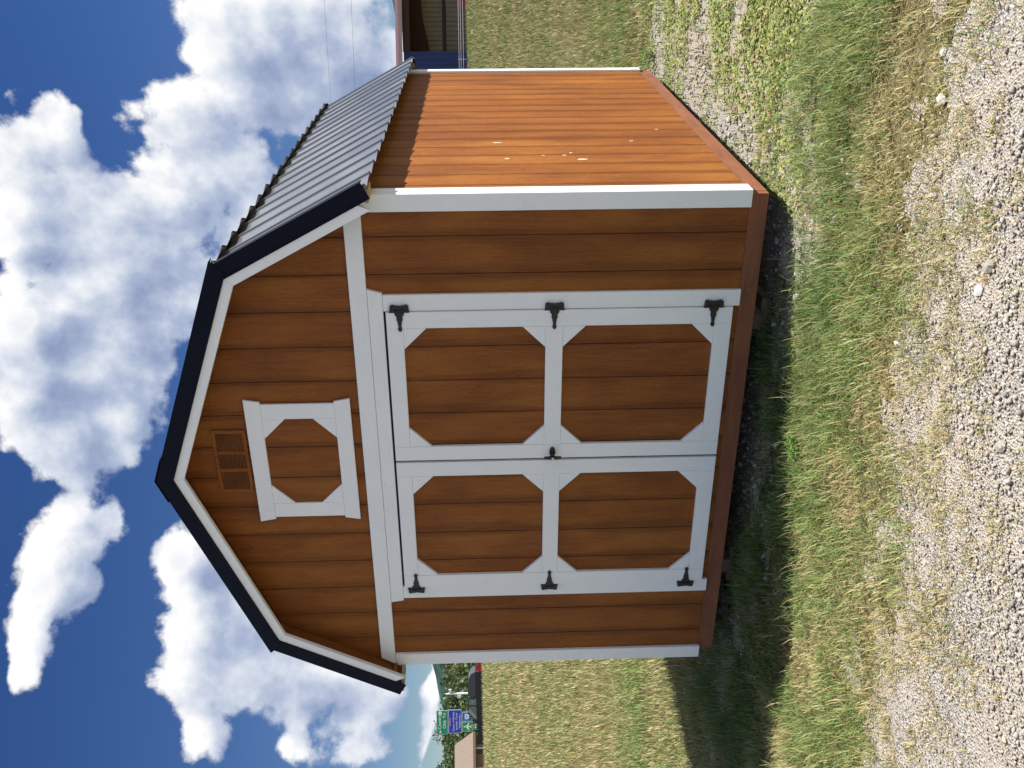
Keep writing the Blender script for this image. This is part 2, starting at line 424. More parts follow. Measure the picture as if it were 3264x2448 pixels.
def side_strip(x, y):                      # thin pale gravel along the sunny side wall and the shaded front
    e = fbm(x, y, 2.3, 40); k = fbm(x, y, 8.0, 43)
    a = (x > 2.9) & (y > -0.30) & (y < 4.4) & (sstep(4.5, 3.0, x) * 0.75 + e * 0.7 + (k - 0.5) * 0.5 - 0.5 * sstep(0.15, -0.3, y) > 0.56)
    b = (y < 0.7) & (x > -2.4) & (x < 3.2) & (sstep(-0.75, -0.05, y) * 0.55 + e * 0.7 + (k - 0.5) * 0.5 > 0.70)
    return a | b
kind(grid_mesh('gravel_strip', np.arange(-2.4, 4.6, 0.03), np.arange(-0.8, 4.5, 0.03), lambda x, y: terrain(x, y) + 0.005, GRAVELM, keep=side_strip),
     'structure', 'stony strip of ground round the foot of the shed')

# ------------------------------------------------------------------ the shed
W, L = 3.048, 3.658
CX = W / 2
OUT = [(W + 0.120, 2.011), (CX + 1.230, 2.788), (CX, 3.249), (CX - 1.230, 2.788), (-0.120, 2.011)]     # outer roof outline, front view
def off_line(pts, d):
    """shift an open outline inwards (towards the ground) with mitred corners"""
    out = []
    for i, p in enumerate(pts):
        p = Vector(p); ns = []
        if i > 0: e = (p - Vector(pts[i - 1])).normalized(); ns.append(Vector((-e.y, e.x)))
        if i < len(pts) - 1: e = (Vector(pts[i + 1]) - p).normalized(); ns.append(Vector((-e.y, e.x)))
        b = ns[0] if len(ns) == 1 else (ns[0] + ns[1]) / (1 + ns[0].dot(ns[1]))
        out.append((p.x + b.x * d, p.y + b.y * d))
    return out
def wall_top(x):                           # underside of the roof deck above x
    o = off_line(OUT, 0.062)
    for (x0, z0), (x1, z1) in zip(o, o[1:]):
        if x1 - 1e-9 <= x <= x0 + 1e-9: return z0 + (z1 - z0) * (x - x0) / (x1 - x0)
    return 2.0
shed = tag(empty('storage_shed', (CX, L / 2, -0.13)), 'brown stained barn shed with white trim, gambrel metal roof and double doors on gravel', 'shed')
shed_off = Vector((-CX, -L / 2, 0.13))
def part(mb, name, mat, parent=None, smooth=False):
    o = mb.build(name, mat, shed if parent is None else parent, smooth)
    if parent is None: o.location = shed_off                     # parts are written in world coordinates
    return o
BW = 0.2032
def boards_along(lo, hi):
    ks = np.arange(math.floor(lo / BW + 1e-6), math.ceil(hi / BW - 1e-6) + 1) * BW
    return [(max(lo, a), min(hi, b)) for a, b in zip(ks[:-1], ks[1:]) if min(hi, b) - max(lo, a) > 0.01]
G = 0.0021                                  # half a groove
# gable walls: backing sheet plus one board for each strip between grooves
def gable_wall(yf, yb, name, zlo, front):
    top = [(x, wall_top(x)) for x in (W, CX + 1.18, CX, CX - 1.18, 0.0)]
    back = part(MB().prism([(0.0, zlo), (W, zlo)] + top, yf + (0.006 if front else -0.006), yb, 'y'), name, GROOVE)
    for a, b in boards_along(0.0, W):
        xs = sorted({a + G, b - G} | {x for x in (CX, CX + 1.18, CX - 1.18) if a + G < x < b - G})
        t = [(x, wall_top(x) - 0.002) for x in xs]
        part(MB().prism([(a + G, zlo), (b - G, zlo)] + t[::-1], yf, yf + (0.009 if front else -0.009), 'y', 0.0012), 'siding_board', SIDING, back)
    return back
gable_wall(0.0, 0.045, 'front_wall', 0.092, True)
gable_wall(L, L - 0.045, 'back_wall', 0.092, False)
def long_wall(xf, xb, name, sgn):
    zt = 2.055
    back = part(MB().prism([(0.05, 0.092), (L - 0.05, 0.092), (L - 0.05, zt), (0.05, zt)], xf - sgn * 0.006, xb, 'x'), name, GROOVE)
    for a, b in boards_along(0.002, L - 0.002):
        part(MB().prism([(a + G, 0.092), (b - G, 0.092), (b - G, zt), (a + G, zt)], xf, xf - sgn * 0.009, 'x', 0.0012), 'siding_board', SIDING, back)
    return back
right_wall = long_wall(W, W - 0.045, 'right_wall', 1)
long_wall(0.0, 0.045, 'left_wall', -1)
# bare scuffs on the sunny wall
for px, py, ln, wd in ((1585, 455, .050, .007), (1616, 506, .032, .007), (1799, 495, .026, .006), (1819, 487.5, .022, .005), (1858, 508, .058, .010),
                       (2012, 449.5, .028, .006), (2092, 412.5, .022, .005), (1732, 496, .02, .004)):
    d = ray(px, py); t = (W - CAM[0]) / d[0]; c = CAM + d * t
    rr = random.Random(px)
    pts = [(c[1] + wd * 1.3 * math.cos(a) * rr.uniform(.7, 1.2), c[2] + ln / 2 * math.sin(a) * rr.uniform(.75, 1.2)) for a in [k * math.pi / 4 for k in range(8)]]
    part(MB().prism(pts, W + 0.0012, W - 0.003, 'x'), 'bare_scuff', CREAM, right_wall)

# floor rim, skids
part(MB().box(0.046, W - 0.004, -0.002, 0.038, 0.0, 0.0915), 'front_rim_board', RIM)
part(MB().box(W - 0.036, W - 0.002, 0.040, L, 0.0, 0.0915), 'side_rim_board', RIM)
part(MB().box(0.002, 0.036, 0.040, L, 0.0, 0.0915), 'side_rim_board', RIM)
part(MB().box(0.046, W - 0.046, L - 0.036, L, 0.0, 0.0915), 'back_rim_board', RIM)
part(MB().box(0.05, W - 0.05, 0.05, L - 0.05, 0.062, 0.0905), 'floor_deck', OLDWOOD)
for x in (0.59, 2.28): part(MB().box(x - 0.048, x + 0.048, 0.14, L - 0.1, -0.088, -0.001), 'skid', OLDWOOD)
for x in (0.59, 2.28):
    y = 0.26; z = float(terrain(x, y))
    o = MB().box(-0.13, 0.13, -0.10, 0.10, 0, max(0.03, -0.0885 - z + 0.012)).build('wood_block', OLDWOOD, None, False, (x, y, z - 0.012))
    tag(o, f"weathered wood block under the shed skid below the {'left' if x < 1 else 'right'} door", 'block', 'blocks carrying the shed')

# corner trim, header, door casing
tY = -0.020
def board_xz(name, pts, y0=tY, y1=-0.001, mat=None, parent=None, bev=0.0015):
    return part(MB().prism(pts, y0, y1, 'y', bev), name, mat or WHITE, parent)
def rect(x0, x1, z0, z1): return [(x0, z0), (x1, z0), (x1, z1), (x0, z1)]
zb = 0.087
board_xz('corner_trim', rect(W - 0.070, W + 0.020, zb, 2.040))
board_xz('corner_trim', rect(-0.020, 0.070, zb, 2.040))
part(MB().prism([(0.0005, zb), (0.089, zb), (0.089, 2.03), (0.0005, 2.03)], W + 0.020, W + 0.0005, 'x', 0.0015), 'corner_trim', WHITE)
part(MB().prism([(L - 0.070, zb), (L + 0.020, zb), (L + 0.020, 2.03), (L - 0.070, 2.03)], W + 0.020, W + 0.0005, 'x', 0.0015), 'corner_trim', WHITE)
part(MB().prism([(0.0005, zb), (0.089, zb), (0.089, 2.03), (0.0005, 2.03)], -0.020, -0.0005, 'x', 0.0015), 'corner_trim', WHITE)
part(MB().prism([(L - 0.070, zb), (L + 0.020, zb), (L + 0.020, 2.03), (L - 0.070, 2.03)], -0.020, -0.0005, 'x', 0.0015), 'corner_trim', WHITE)
hx = lambda z: (2.126 - z) * 0.62
board_xz('header_board', [(-0.012, 2.0425), (W + 0.012, 2.0425), (W - 0.045, 2.132), (0.045, 2.132)])
board_xz('door_lintel', [(0.510, 1.964), (2.545, 1.964), (2.568, 2.0405), (0.498, 2.0405)])
board_xz('door_casing', rect(2.4445, 2.535, 0.089, 1.9625))
board_xz('door_casing', rect(0.5285, 0.6185, 0.089, 1.9625))

# double doors
def door(x0, x1, hinge_right):
    zl, zh = 0.124, 1.950
    d = part(MB().box(x0 + 0.003, x1 - 0.003, -0.0065, -0.0012, zl + 0.003, zh - 0.003), 'door', GROOVE)
    for a, b in boards_along(x0 + 0.004, x1 - 0.004):
        part(MB().prism(rect(a + G, b - G, zl + 0.004, zh - 0.004), -0.013, -0.0062, 'y', 0.0012), 'panel_board', SIDING, d)
    y0, y1 = -0.033, -0.0128
    def fb(name, pts, yy=y0): part(MB().prism(pts, yy, y1, 'y', 0.0015), name, WHITE, d)
    ix0, ix1 = x0 + 0.090, x1 - 0.092
    fb('stile', rect(x0, ix0 - 0.0007, zl, zh)); fb('stile', rect(ix1 + 0.0007, x1, zl, zh))
    rails = ((zl, 0.2145), (1.0205, 1.1125), (1.864, zh))
    for z0, z1 in rails: fb('rail', rect(ix0, ix1, z0, z1), y0 + 0.0006)
    k = 0.121; e = 0.0007
    for z0, z1 in ((0.2145, 1.0205), (1.1125, 1.864)):
        for (cx, sx) in ((ix0, 1), (ix1, -1)):
            for (cz, sz) in ((z0, 1), (z1, -1)):
                fb('corner_gusset', [(cx + sx * e, cz + sz * e), (cx + sx * k, cz + sz * e), (cx + sx * e, cz + sz * k)], y0 + 0.0012)
    # strap hinges
    for zc in (1.879, 1.067, 0.227):
        s = -1 if hinge_right else 1
        xj = 2.4425 if hinge_right else 0.6195            # joint between casing and door
        mb = MB()
        o_ = [(0.000, -0.052), (0.012, -0.050), (0.036, -0.048), (0.040, -0.040), (0.041, -0.030), (0.037, -0.026), (0.037, -0.012), (0.034, 0.0),
              (0.037, 0.012), (0.037, 0.026), (0.041, 0.030), (0.040, 0.040), (0.036, 0.048), (0.012, 0.050), (0.000, 0.052)]
        mb.prism([(xj - s * u, zc + v) for u, v in o_], -0.0385, -0.0195, 'y', 0.001)
        st = [(-0.004, 0.026), (0.014, 0.023), (0.018, 0.018), (0.026, 0.015), (0.040, 0.0165), (0.050, 0.012), (0.072, 0.0085), (0.084, 0.0075),
              (0.088, 0.011), (0.096, 0.011), (0.104, 0.007), (0.108, 0.0)]
        ol = st + [(u, -v) for u, v in st[-2::-1]]
        mb.prism([(xj + s * u, zc + v) for u, v in ol], -0.0400, -0.0325, 'y', 0.001)
        h = part(mb, 'hinge', BLACKIRON, d)
        pin = MB().tube((xj - s * 0.012, -0.0412, zc - 0.028), (xj - s * 0.012, -0.0412, zc + 0.028), 0.0045, n=8)
        part(pin, 'hinge_pin', BLACKIRON, d)
    return d
dl = door(0.6205, 1.5165, False)
dr = door(1.5325, 2.4415, True)
# T-handle with a lock in the middle of the right door's meeting stile
hb = MB(); zc = 1.065; xc = 1.560
rose = [(xc + 0.015 + 0.030 * math.cos(a) * 1.05, zc + 0.017 * math.sin(a)) for a in np.linspace(0, 2 * math.pi, 20)[:-1]]
hb.prism(rose, -0.048, -0.0315, 'y', 0.004)
hb.prism([(xc - 0.008, zc - 0.047), (xc + 0.002, zc - 0.049), (xc + 0.005, zc - 0.016), (xc + 0.006, zc), (xc + 0.005, zc + 0.016), (xc + 0.002, zc + 0.049), (xc - 0.008, zc + 0.047), (xc - 0.014, zc)], -0.080, -0.066, 'y', 0.003)
hb.tube((xc - 0.002, -0.068, zc), (xc + 0.006, -0.046, zc), 0.011, n=12)
part(hb, 'door_handle', BLACKIRON, dr)
part(MB().tube((xc - 0.006, -0.0815, zc), (xc - 0.006, -0.0795, zc), 0.008, n=14), 'lock_cylinder', GALV, dr)
# shadow lines of the door gaps, put in as near-black strips
part(MB().box(1.500, 1.548, -0.0010, -0.0004, 0.13, 1.95), 'gap_shade', DARKGAP)
part(MB().box(0.625, 2.437, -0.0030, -0.0004, 1.951, 1.9635), 'head_gap_shade', DARKGAP)

# white octagon frame in the gable
oc = part(MB().box(1.20, 1.86, -0.0028, -0.0006, 2.24, 2.70), 'gable_frame', GROOVE)
for a, b in boards_along(1.21, 1.85): part(MB().prism(rect(a + G, b - G, 2.245, 2.695), -0.0095, -0.003, 'y', 0.0012), 'panel_board', SIDING, oc)
fy = -0.022
def of(name, pts, yy=fy): part(MB().prism(pts, yy, -0.0096, 'y', 0.0015), name, WHITE, oc)
of('top_rail', [(1.145, 2.671), (1.919, 2.671), (1.934, 2.761), (1.130, 2.761)])
of('bottom_rail', [(1.131, 2.181), (1.932, 2.181), (1.917, 2.2685), (1.146, 2.2685)])
of('stile', rect(1.159, 1.2525, 2.2692, 2.6703), fy + 0.0006); of('stile', rect(1.812, 1.905, 2.2692, 2.6703), fy + 0.0006)
for cx, sx in ((1.2532, 1), (1.8113, -1)):
    for cz, sz in ((2.2692, 1), (2.6703, -1)):
        of('corner_gusset', [(cx, cz), (cx + sx * 0.124, cz), (cx, cz + sz * 0.124)], fy + 0.0012)

# louvred vent under the peak
vt = part(MB().box(1.345, 1.728, -0.004, -0.0005, 2.786, 2.955), 'gable_vent', simple('vent_dark_back', (0.065, 0.024, 0.010), 0.9))
for x0, x1, z0, z1 in ((1.330, 1.742, 2.946, 2.966), (1.330, 1.742, 2.776, 2.794), (1.330, 1.352, 2.7945, 2.9455), (1.720, 1.742, 2.7945, 2.9455),
                       (1.470, 1.490, 2.7945, 2.9455), (1.586, 1.606, 2.7945, 2.9455)):
    part(MB().prism(rect(x0, x1, z0, z1), -0.012, -0.0008, 'y', 0.001), 'vent_frame', STAIN, vt)
for x0, x1 in ((1.3525, 1.4695), (1.4905, 1.5855), (1.6065, 1.7195)):
    for k in range(11):
        z = 2.798 + k * 0.0136
        part(MB().poly([(x0, -0.011, z), (x1, -0.011, z), (x1, -0.0045, z + 0.010), (x0, -0.0045, z + 0.010), (x0, -0.0098, z - 0.0012), (x1, -0.0098, z - 0.0012), (x1, -0.0033, z + 0.0088), (x0, -0.0033, z + 0.0088)],
                       [(0, 1, 2, 3), (7, 6, 5, 4), (0, 4, 5, 1), (3, 2, 6, 7), (0, 3, 7, 4), (1, 5, 6, 2)]), 'slat', VENTM, vt)

# roof: deck, rake boards, black rake flashing, ribbed sheets
OV = 0.165
deck_o = off_line(OUT, 0.034); deck_i = off_line(OUT, 0.058)
for i in range(4):
    if i == 0: deck_o[0] = tuple(Vector(deck_o[0]).lerp(Vector(deck_o[1]), 0.09)); deck_i[0] = tuple(Vector(deck_i[0]).lerp(Vector(deck_i[1]), 0.09))
    if i == 3: deck_o[4] = tuple(Vector(deck_o[4]).lerp(Vector(deck_o[3]), 0.09)); deck_i[4] = tuple(Vector(deck_i[4]).lerp(Vector(deck_i[3]), 0.09))
    part(MB().prism([deck_o[i], deck_o[i + 1], deck_i[i + 1], deck_i[i]], -OV + 0.022, L + OV - 0.022, 'y'), 'roof_deck', STAIN)
b0 = off_line(OUT, 0.0); b1 = off_line(OUT, 0.086); w1 = off_line(OUT, 0.137)
w0 = off_line(OUT, 0.080)
trim_y = ((-OV - 0.004, -OV + 0.020), (L + OV + 0.004, L + OV - 0.020))
for ya, yb in trim_y:
    for i in range(4):
        # white rake board, cut short of the eave
        p, q, r_, s_ = Vector(w0[i]), Vector(w0[i + 1]), Vector(w1[i + 1]), Vector(w1[i])
        if i == 0: p = p + (q - p).normalized() * 0.075; s_ = s_ + (r_ - s_).normalized() * 0.03
        if i == 3: q = q + (p - q).normalized() * 0.075; r_ = r_ + (s_ - r_).normalized() * 0.03
        mx = lambda a, b: tuple(a + (b - a).normalized() * 0.0008)
        part(MB().prism([mx(p, q), mx(q, p), mx(r_, s_), mx(s_, r_)], ya, yb, 'y', 0.001), 'rake_board', WHITE)
    out = -1 if ya < 0 else 1
    for i in range(4):
        bb = b0 if out < 0 else off_line(OUT, 0.025)
        p, q, r_, s_ = [Vector(v) for v in (bb[i], bb[i + 1], b1[i + 1], b1[i])]
        lap = 0.004 if i in (1, 2) else 0.0
        if i == 1: p = p + (p - q).normalized() * 0.036; s_ = s_ + (s_ - r_).normalized() * 0.036 + Vector((-0.002, 0))
        if i == 2: q = q + (q - p).normalized() * 0.036; r_ = r_ + (r_ - s_).normalized() * 0.036 + Vector((0.002, 0))
        yo = ya + out * (0.003 + lap)
        mb = MB().prism([tuple(v) for v in (p, q, r_, s_)], yo, ya - out * 0.0005, 'y', 0.001)
        # return leg over the sheet
        nrm = Vector((-(q - p).y, (q - p).x)).normalized()
        p2, q2 = p - nrm * 0.004, q - nrm * 0.004
        mb.prism([tuple(p), tuple(q), tuple(q2), tuple(p2)], yo, ya - out * (0.045 if out < 0 else 0.012), 'y')
        # hemmed lower edge
        mb.prism([tuple(s_), tuple(r_), tuple(r_ - nrm * 0.012), tuple(s_ - nrm * 0.012)], yo + out * 0.0035, ya, 'y')
        part(mb, 'rake_flashing', BLACKTRIM)
# ribbed sheets
def profile(y0, y1):
    pts = [(y0, 0.0)]
    k = math.floor((y0 - (-OV)) / 0.2286)
    y = -OV + k * 0.2286
    while y < y1 + 0.3:
        for dy, h in ((-0.019, 0.001), (-0.012, 0.020), (0.012, 0.020), (0.024, 0.0), (0.2055, 0.012)):
            yy = y + dy
            if y0 + 0.001 < yy < y1 - 0.001: pts.append((yy, h))
        y += 0.2286
    pts.append((y1, 0.0))
    return sorted(set(pts))
SCREW = None
def sheets(A, B, lift, upper):
    """sheets running down the slope from A (top) to B (bottom), front view coordinates"""
    global SCREW
    A = Vector(A); B = Vector(B); d = (B - A).normalized()
    n = Vector((-d.y, d.x)); n = n if n.y > 0 else -n
    n3 = Vector((n.x, 0, n.y))
    edges = [-OV, -OV + 0.1143 + 0.9144, -OV + 0.1143 + 1.8288, -OV + 0.1143 + 2.7432, -OV + 0.1143 + 3.6576, L + OV]
    for j, (y0, y1) in enumerate(zip(edges, edges[1:])):
        if y1 - y0 < 0.02: continue
        pr = profile(y0, y1 - 0.0015); mb = MB(); vv = []
        for (yy, h) in pr:
            for P in (A, B):
                for t in (0.0, -0.0016):
                    q = P + n * (lift + h + t); vv.append((q.x, yy, q.y))
        ff = []
        for k in range(len(pr) - 1):
            a = 4 * k; b = a + 4
            ff += [(a, a + 2, b + 2, b), (a + 1, b + 1, b + 3, a + 3), (a + 2, a + 3, b + 3, b + 2), (a, b, b + 1, a + 1)]
        e = 4 * (len(pr) - 1)
        ff += [(0, 1, 3, 2), (e, e + 2, e + 3, e + 1)]
        if d.x < 0: ff = [f[::-1] for f in ff]
        sh = part(mb.poly(vv, ff), 'roof_sheet', ROOFM)
        ln = (B - A).length
        rows = (0.10, ln * 0.5, ln - 0.10) if not upper else (0.3, ln * 0.6, ln - 0.08)
        y = -OV + 0.040
        while y < y1 - 0.01:
            if y > y0 + 0.01:
                for r in rows:
                    q = A + d * r + n * (lift + 0.0005)
                    if SCREW is None:
                        SCREW = bpy.data.meshes.new('screw')
                        m_ = MB().tube((0, 0, 0), (0, 0, 0.004), 0.013, n=8).tube((0, 0, 0.004), (0, 0, 0.013), 0.008, n=6)
                        SCREW.from_pydata(m_.v, [], m_.f); SCREW.materials.append(BLACKIRON)
                    o = link('screw', SCREW, None, sh); o.location = (q.x, y, q.y)
                    o.rotation_euler = n3.to_track_quat('Z', 'Y').to_euler()
            y += 0.2286
in1 = off_line(OUT, 0.030)
def ext(P, Q, d): P = Vector(P); Q = Vector(Q); return tuple(Q + (Q - P).normalized() * d)
sheets(in1[1], ext(in1[1], in1[0], 0.012), -0.003, False); sheets(in1[3], ext(in1[3], in1[4], 0.012), -0.003, False)
sheets(in1[2], ext(in1[2], in1[1], 0.050), 0.004, True); sheets(in1[2], ext(in1[2], in1[3], 0.050), 0.004, True)
# ridge cap
rc = MB(); c = Vector(OUT[2])
for sg in (1, -1):
    d = Vector((sg * 1.23, -0.461)).normalized(); n = Vector((sg * 0.461, 1.23)).normalized()
    p = c + Vector((0, 0.012)); q = p + d * 0.15
    rc.prism([tuple(p), tuple(q), tuple(q - n * 0.022), tuple(q - n * 0.022 - d * 0.012), tuple(q - n * 0.004 - d * 0.012), tuple(p - Vector((0, 0.004)))], -OV - 0.014, L + OV + 0.014, 'y')
part(rc, 'ridge_cap', BLACKTRIM)
# sub-fascia and soffit under both eaves, bare lumber showing at the front ends
for sg in (1, -1):
    xo = W + 0.014 if sg > 0 else -0.014
    xm = xo + sg * 0.036
    part(MB().box(min(xo, xm + sg * 0.03), max(xo, xm + sg * 0.03), -OV + 0.021, -0.0015, 1.983, 2.000), 'rafter_tail', RAWWOOD)
    part(MB().box(min(xo, xm), max(xo, xm), L + OV - 0.020, L + OV - 0.002, 1.983, 2.028), 'rafter_tail', RAWWOOD)
    xi = W + 0.001 if sg > 0 else -0.001
    part(MB().box(min(xi, xo - sg * 0.001), max(xi, xo - sg * 0.001), -OV + 0.021, L + 0.02, 2.032, 2.050), 'soffit', STAIN)

# ------------------------------------------------------------------ loose stone, grass and weeds
RNG = np.random.default_rng(5)
STONEM = mat_attr('loose_limestone', 0.9, 0.0, 0.15, 60.0)
GRASSM = mat_attr('grass_blades', 0.55, 0.28, 0.25)
LEAFM = mat_attr('weed_leaves', 0.5, 0.30, 0.35)
def footprint(x, y, m=0.0): return (x > -m) & (x < W + m) & (y > -m) & (y < L + m)

ICO = None
def stones(name, x, y, size, colr, label):
    """every stone a small jagged lump; too many to count"""
    phi = (1 + 5 ** 0.5) / 2
    base = np.array([(-1, phi, 0), (1, phi, 0), (-1, -phi, 0), (1, -phi, 0), (0, -1, phi), (0, 1, phi), (0, -1, -phi), (0, 1, -phi), (phi, 0, -1), (phi, 0, 1), (-phi, 0, -1), (-phi, 0, 1)]) / 1.9
    tri = np.array([(0, 11, 5), (0, 5, 1), (0, 1, 7), (0, 7, 10), (0, 10, 11), (1, 5, 9), (5, 11, 4), (11, 10, 2), (10, 7, 6), (7, 1, 8), (3, 9, 4), (3, 4, 2), (3, 2, 6), (3, 6, 8), (3, 8, 9), (4, 9, 5), (2, 4, 11), (6, 2, 10), (8, 6, 7), (9, 8, 1)])
    n = len(x)
    v = base[None] * RNG.uniform(0.52, 1.35, (n, 12, 1)) * size[:, None, None]
    v *= RNG.uniform(0.6, 1.15, (n, 1, 3)) * np.array([1, 1, 0.72])
    a = RNG.uniform(0, 2 * np.pi, n); ca, sa = np.cos(a)[:, None], np.sin(a)[:, None]
    vx = v[:, :, 0] * ca - v[:, :, 1] * sa; vy = v[:, :, 0] * sa + v[:, :, 1] * ca
    V = np.stack([vx + x[:, None], vy + y[:, None], v[:, :, 2] + (terrain(x, y) + size * 0.28 + 0.006)[:, None]], -1).reshape(-1, 3)
    T = (tri[None] + (np.arange(n) * 12)[:, None, None]).reshape(-1, 3)
    o = tri_mesh(name, V, T, STONEM, np.repeat(colr, 12, 0)); kind(o, 'stuff', label); return o
def stone_col(n):
    g = RNG.beta(2.2, 2.0, n)[:, None]
    c = (1 - g) * np.array([0.17, 0.157, 0.145]) + g * np.array([0.42, 0.39, 0.355])
    warm = (RNG.random(n) < 0.16)[:, None]
    return np.where(warm, c * np.array([1.08, 0.93, 0.76]), c)
# drive
n = 130000
x = RNG.uniform(-0.4, 5.2, n); y = RNG.uniform(-3.4, -0.6, n); q = qdist(x, y); s_, l_ = sl(x, y)
cov = np.clip(0.25 - q * 0.9, 0.10, 1.0) * (0.18 + 1.4 * sstep(0.28, 0.6, fbm(x, y, 1.3, 61)) * sstep(1.2, 2.7, x)) * (1 - sstep(6.5, 9, s_))
ok = (q < 0.65) & (RNG.random(n) < cov) & (s_ > 1.7)
x, y, q = x[ok], y[ok], q[ok]
sz = np.clip(np.exp(RNG.normal(math.log(0.0062), 0.42, len(x))), 0.003, 0.0145) * (0.75 + 0.45 * np.clip(-q, 0, 1)) * (0.7 + 0.4 * sstep(1.5, 3.2, x))
stones('loose_gravel', x, y, sz, stone_col(len(x)), 'loose pale gravel scattered over the drive')
# by the shed
n = 26000
x = RNG.uniform(-3.0, 4.6, n); y = RNG.uniform(-0.8, 4.6, n)
d = np.where(side_strip(x, y), 0.85, 0.20) * sstep(0.30, 0.60, fbm(x, y, 2.6, 66))
ok = (RNG.random(n) < d) & ~footprint(x, y, -0.45) & ((x > 2.85) | (y < 0.9))
x, y = x[ok], y[ok]
stones('verge_gravel', x, y, np.clip(np.exp(RNG.normal(math.log(0.0095), 0.4, len(x))), 0.004, 0.024), stone_col(len(x)) * 1.05, 'pale stones in the weeds round the shed')

def blades(x, y, h, w, colr, lean, seg=2, yaw=None):
    n = len(x); z = terrain(x, y) + 0.003
    yaw = RNG.uniform(0, 2 * np.pi, n) if yaw is None else yaw
    dx, dy = np.cos(yaw), np.sin(yaw)                       # leaning direction
    px, py = -dy, dx                                        # blade width direction
    b = np.stack([x, y, z], -1); side = np.stack([px, py, np.zeros(n)], -1) * (w / 2)[:, None]
    out = np.stack([dx, dy, np.zeros(n)], -1)
    up = np.array([0, 0, 1.0])
    tipp = b + out * (h * lean)[:, None] + up * (h * np.sqrt(np.clip(1 - lean ** 2, 0.05, 1)))[:, None]
    if seg == 1:
        V = np.stack([b - side, b + side, tipp], 1).reshape(-1, 3)
        T = np.arange(3 * n).reshape(-1, 3); C = np.repeat(colr, 3, 0)
    else:
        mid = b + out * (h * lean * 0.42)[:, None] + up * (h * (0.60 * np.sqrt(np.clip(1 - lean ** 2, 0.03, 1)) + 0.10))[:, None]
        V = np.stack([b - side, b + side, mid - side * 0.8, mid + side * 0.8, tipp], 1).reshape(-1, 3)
        k = np.arange(n)[:, None, None] * 5
        T = (np.array([(0, 1, 3), (0, 3, 2), (2, 3, 4)])[None] + k).reshape(-1, 3)
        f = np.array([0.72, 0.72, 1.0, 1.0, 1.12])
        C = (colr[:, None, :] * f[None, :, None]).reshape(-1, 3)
    return V, T, C
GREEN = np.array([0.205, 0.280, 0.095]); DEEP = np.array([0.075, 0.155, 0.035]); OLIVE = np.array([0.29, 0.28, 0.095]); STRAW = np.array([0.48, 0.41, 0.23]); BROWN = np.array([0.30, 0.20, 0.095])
def blade_col(n, g):
    """g: 0 all dry .. 1 all green"""
    r = RNG.random(n); k = RNG.random((n, 1))
    live = GREEN * (1 - k) + np.where(RNG.random((n, 1)) < 0.5, DEEP, OLIVE) * k
    dry = STRAW * (1 - k) + np.where(RNG.random((n, 1)) < 0.45, BROWN, OLIVE) * k
    c = np.where((r < g)[:, None], live, dry)
    return c * RNG.uniform(0.75, 1.22, (n, 1))
def merge(parts):
    V = np.concatenate([p[0] for p in parts]); C = np.concatenate([p[2] for p in parts]); o = 0; T = []
    for p in parts: T.append(p[1] + o); o += len(p[0])
    return V, np.concatenate(T), C
ps = []
# front verge, dense
n = 290000
x = RNG.uniform(-3.0, 5.6, n); y = RNG.uniform(-2.6, 0.7, n); q = qdist(x, y)
patch = fbm(x, y, 2.2, 71); fine = fbm(x, y, 9.0, 75)
front_bare = sstep(-0.45, 0.05, y) * (x > -1.0) * (x < 3.15)
right_zone = sstep(2.95, 3.25, x) * sstep(-0.10, 0.15, y)
dens = (0.10 * sstep(-0.6, -0.1, q) * (fine > 0.5) + 0.95 * sstep(-0.22, 0.42, q + 0.95 * (fine - 0.5))) * (0.42 + 0.85 * sstep(0.34, 0.58, fine)) * (1 - 0.55 * front_bare) * (1 - 0.60 * right_zone)
tuft = (q < 0.35) & (q > -0.6) & (fbm(x, y, 4.5, 79) > 0.60 - 0.25 * q) & (fine > 0.38)
dens = np.where(tuft, np.maximum(dens, 0.75 * sstep(-0.9, 0.0, q)), dens)
ok = (RNG.random(n) < dens) & ~footprint(x, y, -0.12)
x, y, q, patch, fine = x[ok], y[ok], q[ok], patch[ok], fine[ok]; n = len(x)
g = np.clip(sstep(0.20, 1.15, q + 1.25 * (patch - 0.5) + 0.5 * (fine - 0.5)) * 0.70 + 0.17, 0, 0.86)
h = (0.030 + 0.065 * sstep(0.55, 1.05, q) * sstep(0.32, 0.66, patch) + 0.025 * RNG.random(n)) * RNG.uniform(0.6, 1.5, n)
h = np.where(g < 0.3, h * 0.8, h)
dryc = sstep(0.54, 0.64, fbm(x, y, 3.3, 131)); g = g * (1 - 0.75 * dryc); h = h * (1 - 0.35 * dryc)
lean = np.clip(RNG.beta(2.6, 0.85, n), 0.1, 0.99)
def shade_green(x, y, c):  # deep green put into blade colour by the walls, standing in for shade
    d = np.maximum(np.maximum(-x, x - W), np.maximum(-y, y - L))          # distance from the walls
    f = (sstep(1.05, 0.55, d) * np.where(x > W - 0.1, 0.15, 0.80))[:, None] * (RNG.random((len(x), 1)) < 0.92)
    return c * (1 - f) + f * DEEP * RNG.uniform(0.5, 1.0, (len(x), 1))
ps.append(blades(x, y, h, RNG.uniform(0.0022, 0.0046, n), shade_green(x, y, blade_col(n, g)), lean))
# long bent stems along the edge of the verge next to the bare ground
n = 2600
x = RNG.uniform(-2.5, 4.2, n); y = -0.62 + 0.18 * RNG.normal(0, 1, n) - 0.10 * (3 - x)
ok = fbm(x, y, 2.5, 83) > 0.42; x, y = x[ok], y[ok]; n = len(x)
ps.append(blades(x, y, RNG.uniform(0.07, 0.15, n), RNG.uniform(0.002, 0.0038, n), blade_col(n, 0.8 * np.ones(n)), np.clip(RNG.beta(2, 2, n), 0.1, 0.9)))
